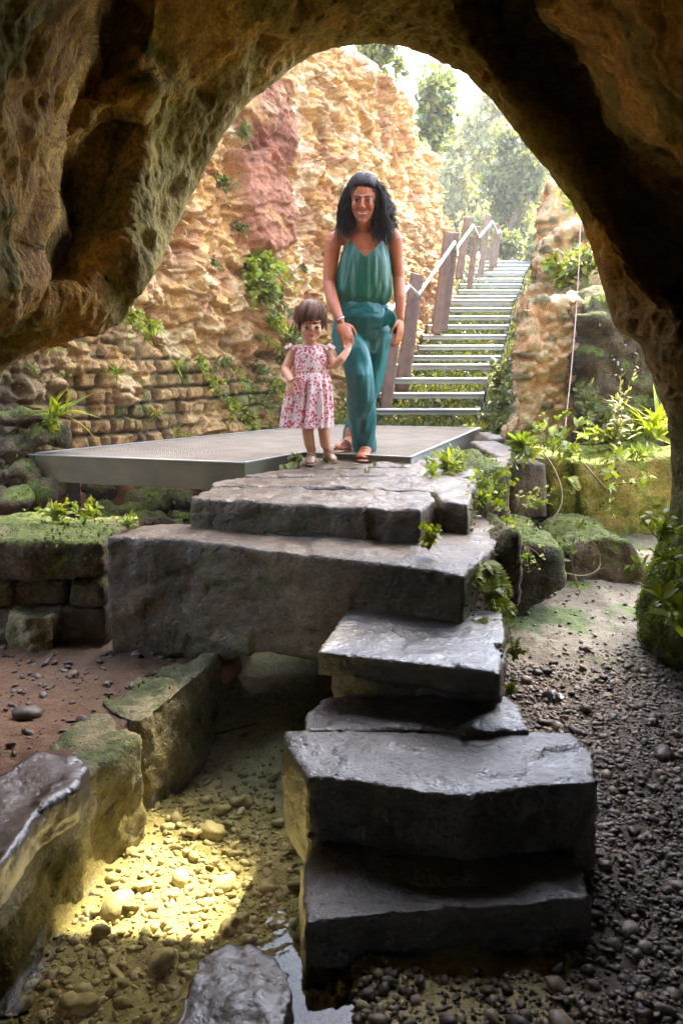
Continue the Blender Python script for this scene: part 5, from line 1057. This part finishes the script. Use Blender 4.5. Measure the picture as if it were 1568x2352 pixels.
    d = d*(1-wb*.6)+wb*fbm(V*np.array([.3, .3, 1]), 60, 2, 12)*.004
    trs = obj('trousers', V+N*d[:, None], F, M['trousers'], root)
    sash = loft([st(831, 702, .02, 55, .118), st(831, 716, .02, 58, .120), st(830, 732, .02, 62, .122)]); V, F = join([sash]); V, F, N = voxel(V, F, .006, 2); V = V+N*(fbm(V*np.array([.4, .4, 1]), 75, 2, 3)*.0018)[:, None]; ss = sub('sash', V, F, M['trousers'], trs, root)
    bow = [([(885, 706, -.12), (890, 722, -.14), (888, 740, -.14), (878, 750, -.13)], .017), ([(885, 706, -.12), (896, 718, -.15), (903, 736, -.14), (900, 752, -.12)], .016), ([(886, 708, -.12), (899, 735, -.11), (907, 768, -.07)], .018), ([(884, 700, -.12), (887, 709, -.135)], .013)]
    L = [tube(smooth_path([Q(*p) for p in pp], 4), rr, 8, flat=.3) for pp, rr in []]+[tube(smooth_path([Q(*p) for p in pp], 4), [(rr*(.25+1.1*math.sin(2.6*t_+.2)**2), .0028) for t_ in np.linspace(0, 1, len(pp)*4)], 10, False) for pp, rr in bow]; obj('bow', *join(L), M['trousers'], root)
    # hair
    mass = [ell(tr_((0, .031, .050)), (.087, .097, .092), Rm), ell(tr_((-.082, .04, -.03)), (.022, .045, .09), Rm), ell(tr_((.088, .045, -.02)), (.026, .05, .10), Rm), ell(tr_((0, .09, -.03)), (.088, .042, .11), Rm), ell(tr_((.01, .02, .108)), (.048, .065, .030), Rm)]
    V, F = join(mass); V, F, N = voxel(V, F, .006, 6); loc_ = (V-hc)@Rm; pull = fbm(np.stack([np.arctan2(loc_[:, 0], -loc_[:, 1])*3, loc_[:, 2]*2, loc_[:, 1]*1], 1), 6, 3, 2); V = V+N*(pull*.006)[:, None]
    paths = []
    for k in range(1500):
        if k % 6 == 0: gs_ = int(r_.integers(1, 1e9))
        r_g = np.random.default_rng(gs_)
        sd = 1 if r_g.random() < .56 else -1; a0 = r_g.uniform(.25, 2.6)+r_.normal()*.04; rr = .9+.12*r_.random()
        x0 = sd*.086*math.sin(a0)*rr; y0 = .03-.095*math.cos(a0)*rr*.85; z0 = .05+.08*math.sqrt(max(0, 1-min(1, (x0/.092)**2+((y0-.03)/.1)**2)))
        if y0 < -.025: y0 = -.02+.03*r_.random()
        xe = sd*(r_g.uniform(.055, .130) if sd < 0 else r_g.uniform(.060, .155))+r_.normal()*.005; ze = (r_g.uniform(-.20, -.10) if sd < 0 else r_g.uniform(-.24, -.10))+r_.normal()*.008; ye = y0*.6+r_g.normal()*.02+r_.normal()*.004-.0
        ph = r_g.uniform(0, 6.28)+r_.normal()*.25; n_ = 16; T_ = np.linspace(0, 1, n_); amp = .010+.024*r_g.random()
        x = x0+(xe*1.08-x0)*np.sin(T_*np.pi/2)**.8-sd*.035*np.clip(T_-.72, 0, 1)*2*(r_.random()); y = y0+(ye-y0)*T_; z = z0+(ze-z0)*T_**1.15
        x += amp*np.sin(T_*11+ph)*T_; y += amp*np.cos(T_*9+ph)*T_; paths.append([tr_((x[i], y[i], z[i])) for i in range(n_)])
    fly = []
    for k in range(110):            # loose flyaway hairs
        a0 = r_.uniform(-2.6, 2.6); q0 = np.array([.085*math.sin(a0), .03-.07*math.cos(a0), .05+.08*r_.random()-.03]); dr = unit(np.array([math.sin(a0)*1.2, .3*r_.normal(), .3*r_.normal()])); L_ = .05+.07*r_.random()
        T_ = np.linspace(0, 1, 10); fly.append([tr_(q0+dr*L_*.55*math.sin(x*1.9)-np.array([0, 0, 1.])*L_*1.5*x*x+np.array([0, 0, .010*math.sin(x*7)])) for x in T_])
    for k in range(260):            # swept back over the crown to the clip
        a0 = r_.uniform(-1.25, 1.25); p0 = np.array([.080*math.sin(a0), .03-.098*math.cos(a0), .036+.044*math.cos(a0)+.004*r_.normal()]); p2 = np.array([.025+r_.normal()*.012, .05, .138]); n_ = 9
        pp = []
        for t_ in np.linspace(0, 1, n_):
            q_ = p0*(1-t_)+p2*t_; c0 = np.array([0, .03, .045]); q_ = c0+(q_-c0)/np.linalg.norm((q_-c0)/np.array([.092, .104, .098])); pp.append(tr_(q_+r_.normal(size=3)*.001))
        paths.append(pp)
    V2, F2 = strands(paths[:1500], .0018, .0007); V3, F3 = strands(paths[1500:], .0022, .0016)
    hairobj([(V, F), (V2, F2), (V3, F3), strands(fly, .0011, .0006, 4)], [0, 80, 45, 40], root, M['hair_w'])
    cl = [ell(tr_((.018+.011*i, -.01+.01*i, .138-.0035*i)), (.0085,)*3, None, 10, 8) for i in range(4)]; obj('hair_clip', *join(cl+[tube([tr_((.01, -.02, .137)), tr_((.066, .03, .118))], .003, 6)]), M['bead'], root)
    ep = tr_((.078, -.005, -.030)); rg = [ep+np.array([math.sin(a_)*.016, -.004, -.030+math.cos(a_)*.018]) for a_ in np.linspace(0, 6.28, 20)]
    obj('earring', *join([ell(ep+(0, -.004, 0), (.004,)*3, None, 8, 6), tube(rg, .0018, 6)]), M['gold'], root)
    br = [Q(780, 733, -.19)+np.array([math.cos(a_)*.026, math.sin(a_)*.026, math.cos(a_)*.012]) for a_ in np.linspace(0, 6.28, 20)]; obj('bracelet', *tube(br, .003, 6), M['silver'], root)
    obj('ring', *ell(t2[2][0]+np.array([0, -.003, .035]), (.009, .009, .004), None, 10, 6), M['silver'], root)
    for ft, dd, sc2 in ((f1, (-.12, -1, 0), 1.0), (f2, (-.35, -1, 0), .95)):
        dd = unit(np.array(dd)); sd = np.cross((0, 0, 1.), dd); V, F = tube([ft-dd*.03+(0, 0, -.004), ft+dd*.05+(0, 0, -.006), ft+dd*.16+(0, 0, -.006), ft+dd*.212+(0, 0, -.006)], [(.030, .007), (.033, .007), (.044, .007), (.034, .007)], 16, upv=(0, 0, 1))
        sn = obj('sandal', V, F, M['sandal'], root)
        for t_, h_, w_ in ((.155, .034, .044), (.11, .052, .040), (.135, .042, .043), (.0, .075, .036)):
            pts = [ft+dd*t_+sd*w_*math.cos(b_)+np.array([0, 0, max(0, math.sin(b_))*h_]) for b_ in np.linspace(0, math.pi, 9)]; sub('strap', *tube(pts, .0055, 6, flat=.4, upv=dd), M['sandal'], sn, root)
        pts = [ft+dd*.195+(0, 0, .012), ft+dd*.16+(0, 0, .036), ft+dd*.10+(0, 0, .056)]; sub('strap', *tube(pts, .006, 6, flat=.4), M['sandal'], sn, root)
woman()

# ---- child
def child():
    Y = 4.27; r_ = np.random.default_rng(8); m = Y/FPX
    root = empty('person', 'toddler in white dress with pink flowers, short brown hair, holding the woman by the hand', 'person', None, tuple(G(733, 1064, 0)))
    Q = lambda u, v, dy=0.: P(u, v, Y+dy); B = []
    hc = Q(713, 744, 0); Rm = frame((.16, -1, -.16), (0, 0, 1)); hb, hd, tr_ = headparts(hc, Rm, .89, True); B += hb
    B += [tube([Q(712, 800, .02), Q(712, 778, .01)], [.036, .034], 12), ell(Q(713, 830, .03), (.085, .065, .095)), ell(Q(713, 880, .03), (.08, .07, .09)), tube([Q(676, 806, .02), Q(713, 800, .02), Q(750, 806, .02)], [.028, .035, .028], 10)]
    B += [tube([Q(677, 808, .02), Q(667, 825, .02), Q(656, 850, .0), Q(661, 862, -.05), Q(667, 874, -.09)], [.029, .028, .025, .023, .018], 12)]
    B += [tube([Q(749, 808, .02), Q(758, 824, .02), Q(771, 838, -.01), Q(784, 824, -.02), Q(797, 806, .0)], [.029, .028, .025, .023, .018], 12)]
    h1, _ = hand(Q(667, 873, -.09), (.03, -.25, -1), (-.4, -.8, .2), (1, 0, 0), .56, .35, .5); h2, _ = hand(Q(797, 808, .0), (.25, .15, 1), (-.3, .8, .1), (-1, 0, 0), .52, .5); B += h1+h2
    B += [tube([Q(671, 873, -.10), Q(680, 868, -.13), Q(688, 867, -.15)], [.008, .007, .0055], 8)]
    f1 = G(714, 1062, .01); f2 = G(752, 1056, .01); f1[1] += .05; f2[1] += .05
    B += [tube([Q(708, 960, .03), Q(707, 995, .02), Q(711, 1020, .03), f1+(0, 0, .055)], [.036, .031, .029, .021], 12), tube([Q(742, 960, .03), Q(744, 995, .02), Q(747, 1020, .03), f2+(0, 0, .055)], [.036, .031, .029, .021], 12)]
    B += foot(f1, (.0, -1, 0), .62)+foot(f2, (.25, -1, 0), .62)
    body(root, B, .0036, M['skin_c'])
    for nm, L, mt in hd: obj(nm, *join(L), M[mt], root)
    # dress
    nth, nt2 = 150, 90; th = np.linspace(-math.pi, math.pi, nth, endpoint=False); t = np.linspace(0, 1, nt2); a = np.abs(np.degrees(th))
    top = np.interp(a, [0, 60, 90, 120, 180], [793, 795, 797, 795, 793]); vv = top[:, None]+(980-top[:, None])*t[None]
    hw = np.interp(vv, [790, 795, 800, 807, 822, 840, 858, 880, 930, 980], [20, 26, 34, 39, 40.5, 41, 42, 47, 55, 60])*m; ryy = np.interp(vv, [790, 797, 815, 850, 880, 980], [.045, .062, .080, .085, .095, .128])
    cx = np.interp(vv, [790, 860, 980], [713, 713.5, 705]); c = P(cx.ravel(), vv.ravel(), np.full(cx.size, Y+.03)).reshape(nth, nt2, 3); X = c.copy()
    X[..., 0] += hw*np.sin(th)[:, None]; X[..., 1] -= ryy*np.cos(th)[:, None]
    k = sst(856, 900, vv); fold = (np.sin(th*15)[:, None]*.009+np.sin(th*23+1)[:, None]*.004)*k+fbm(X.reshape(-1, 3)*np.array([1, 1, .2]), 20, 3, 4).reshape(nth, nt2)*.008*sst(0, .2, t)[None]-.006*np.exp(-((vv-857)/3.5)**2)
    nrm = np.stack([np.sin(th), -np.cos(th), 0*th], 1)[:, None]; X += nrm*fold[..., None]; F = grid_faces(nth, nt2, True); F = np.where(F >= nth*nt2, F-nth*nt2, F); dr = obj('dress', X.reshape(-1, 3), F, M['dress'], root)
    for (u, v, sg) in ((668, 806, -1), (756, 806, 1)):      # frilled cap sleeves
        cc = Q(u, v, .02); V, F = [], []; nn = 40; rws = 8
        for i in range(rws):
            for j in range(nn):
                b_ = j*2*math.pi/nn; fr_ = i/(rws-1); r0 = .030+.005*math.sin(fr_*2)+.007*fr_*math.sin(b_*8); ax = np.array([sg*.62, 0, -.78]); nn_ = np.array([sg*.78, 0, .62]); V.append(cc+np.array([-sg*.012, 0, .012])+ax*(-.014+.040*fr_*(.55+.45*math.sin(b_)))+nn_*r0*math.sin(b_)+np.array([0, 1, 0])*r0*math.cos(b_))
        F = grid_faces(rws, nn); ex = np.array([[i*nn+nn-1, (i+1)*nn+nn-1, (i+1)*nn, i*nn] for i in range(rws-1)]); sub('sleeve', np.array(V), np.concatenate([F, ex]), M['dress'], dr, root)
    # hair: bowl with fringe
    sc2 = .86; mass = [ell(tr_((0, .022, .050)), np.array((.088, .094, .086))*sc2, Rm), ell(tr_((0, .06, -.01)), np.array((.086, .055, .065))*sc2, Rm)]
    V, F = join(mass); V, F, N = voxel(V, F, .006, 4); paths = []
    for k in range(900):
        if k % 6 == 0: A0 = r_.uniform(-math.pi, math.pi); Z0 = r_.normal()*.013; W0 = r_.normal()*.008; B0 = r_.random()*.05
        a0 = A0+r_.normal()*.05; crown_ = np.array([.012, .05, .125]); n_ = 12; c0 = np.array([0, .022, .045]); ab = abs(a0)
        zend = np.interp(ab, [0, .55, .8, 1.1, 1.6, 3.2], [.022, .018, .000, -.045, -.065, -.075])+Z0+r_.normal()*.003
        p2 = np.array([math.sin(a0)*.094, .022-math.cos(a0)*.118, zend]); pp = []
        for t_ in np.linspace(0, 1, n_):
            q_ = crown_*(1-t_)+p2*t_; qq = (q_-c0)/np.array([.092, .112, .090]); L_ = np.linalg.norm(qq); q_ = c0+(q_-c0)/L_*(1+B0*t_+.008*r_.random()+.05*max(0, t_-.7)*(ab > 1)) if t_ < .97 or True else q_; q_ = q_+np.array([.010*math.sin(t_*5+A0)*t_+W0*t_, 0, 0]); pp.append(tr_(q_))
        paths.append(pp)
    fly = []
    for k in range(90):
        a0 = r_.uniform(-2.9, 2.9); q0 = np.array([.090*math.sin(a0), .022-.10*math.cos(a0)*.9, r_.uniform(-.02, .09)]); dr = unit(np.array([math.sin(a0), -math.cos(a0)*.4, 0])+r_.normal(size=3)*.3); L_ = r_.uniform(.03, .06)
        if abs(a0) < .8: continue
        T_ = np.linspace(0, 1, 8); fly.append([tr_(q0+dr*L_*.35*x-np.array([0, 0, 1.])*L_*1.2*x) for x in T_])
    hairobj([(V, F), strands(paths, .0022, .0008), strands(fly, .0014, .0006, 4)], [0, 60, 32], root, M['hair_c'])
    for ft, dd in ((f1, (0, -1, 0)), (f2, (.25, -1, 0))):
        dd = unit(np.array(dd, float)); sd = np.cross((0, 0, 1.), dd); V, F = tube([ft-dd*.022+(0, 0, -.002), ft+dd*.04+(0, 0, -.003), ft+dd*.10+(0, 0, -.003), ft+dd*.135+(0, 0, -.003)], [(.022, .008), (.023, .008), (.030, .008), (.023, .008)], 14, upv=(0, 0, 1)); sh = obj('shoe', V, F, M['sole'], root)
        V, F = tube([ft+dd*.06+(0, 0, .018), ft+dd*.10+(0, 0, .016), ft+dd*.128+(0, 0, .012)], [(.027, .020), (.029, .016), (.022, .011)], 14, upv=(0, 0, 1)); sub('toe_cap', V, F, M['shoe'], sh, root)
        V, F = tube([ft-dd*.018+(0, 0, .006), ft-dd*.018+(0, 0, .038)], [(.022, .012), (.021, .010)], 12, upv=dd); sub('heel_cap', V, F, M['shoe'], sh, root)
        for t_, h_ in ((.045, .044), (.015, .052)):
            pts = [ft+dd*t_+sd*.026*math.cos(b_)+np.array([0, 0, max(0, math.sin(b_))*h_]) for b_ in np.linspace(0, math.pi, 9)]; sub('strap', *tube(pts, .0055, 6, flat=.4, upv=dd), M['shoe'], sh, root)
        obj('sock', *tube([ft+(0, 0, .045), ft+(0, 0, .070), ft+(0, 0, .076)], [.0245, .026, .031], 14, False), M['sock'], root)
child()
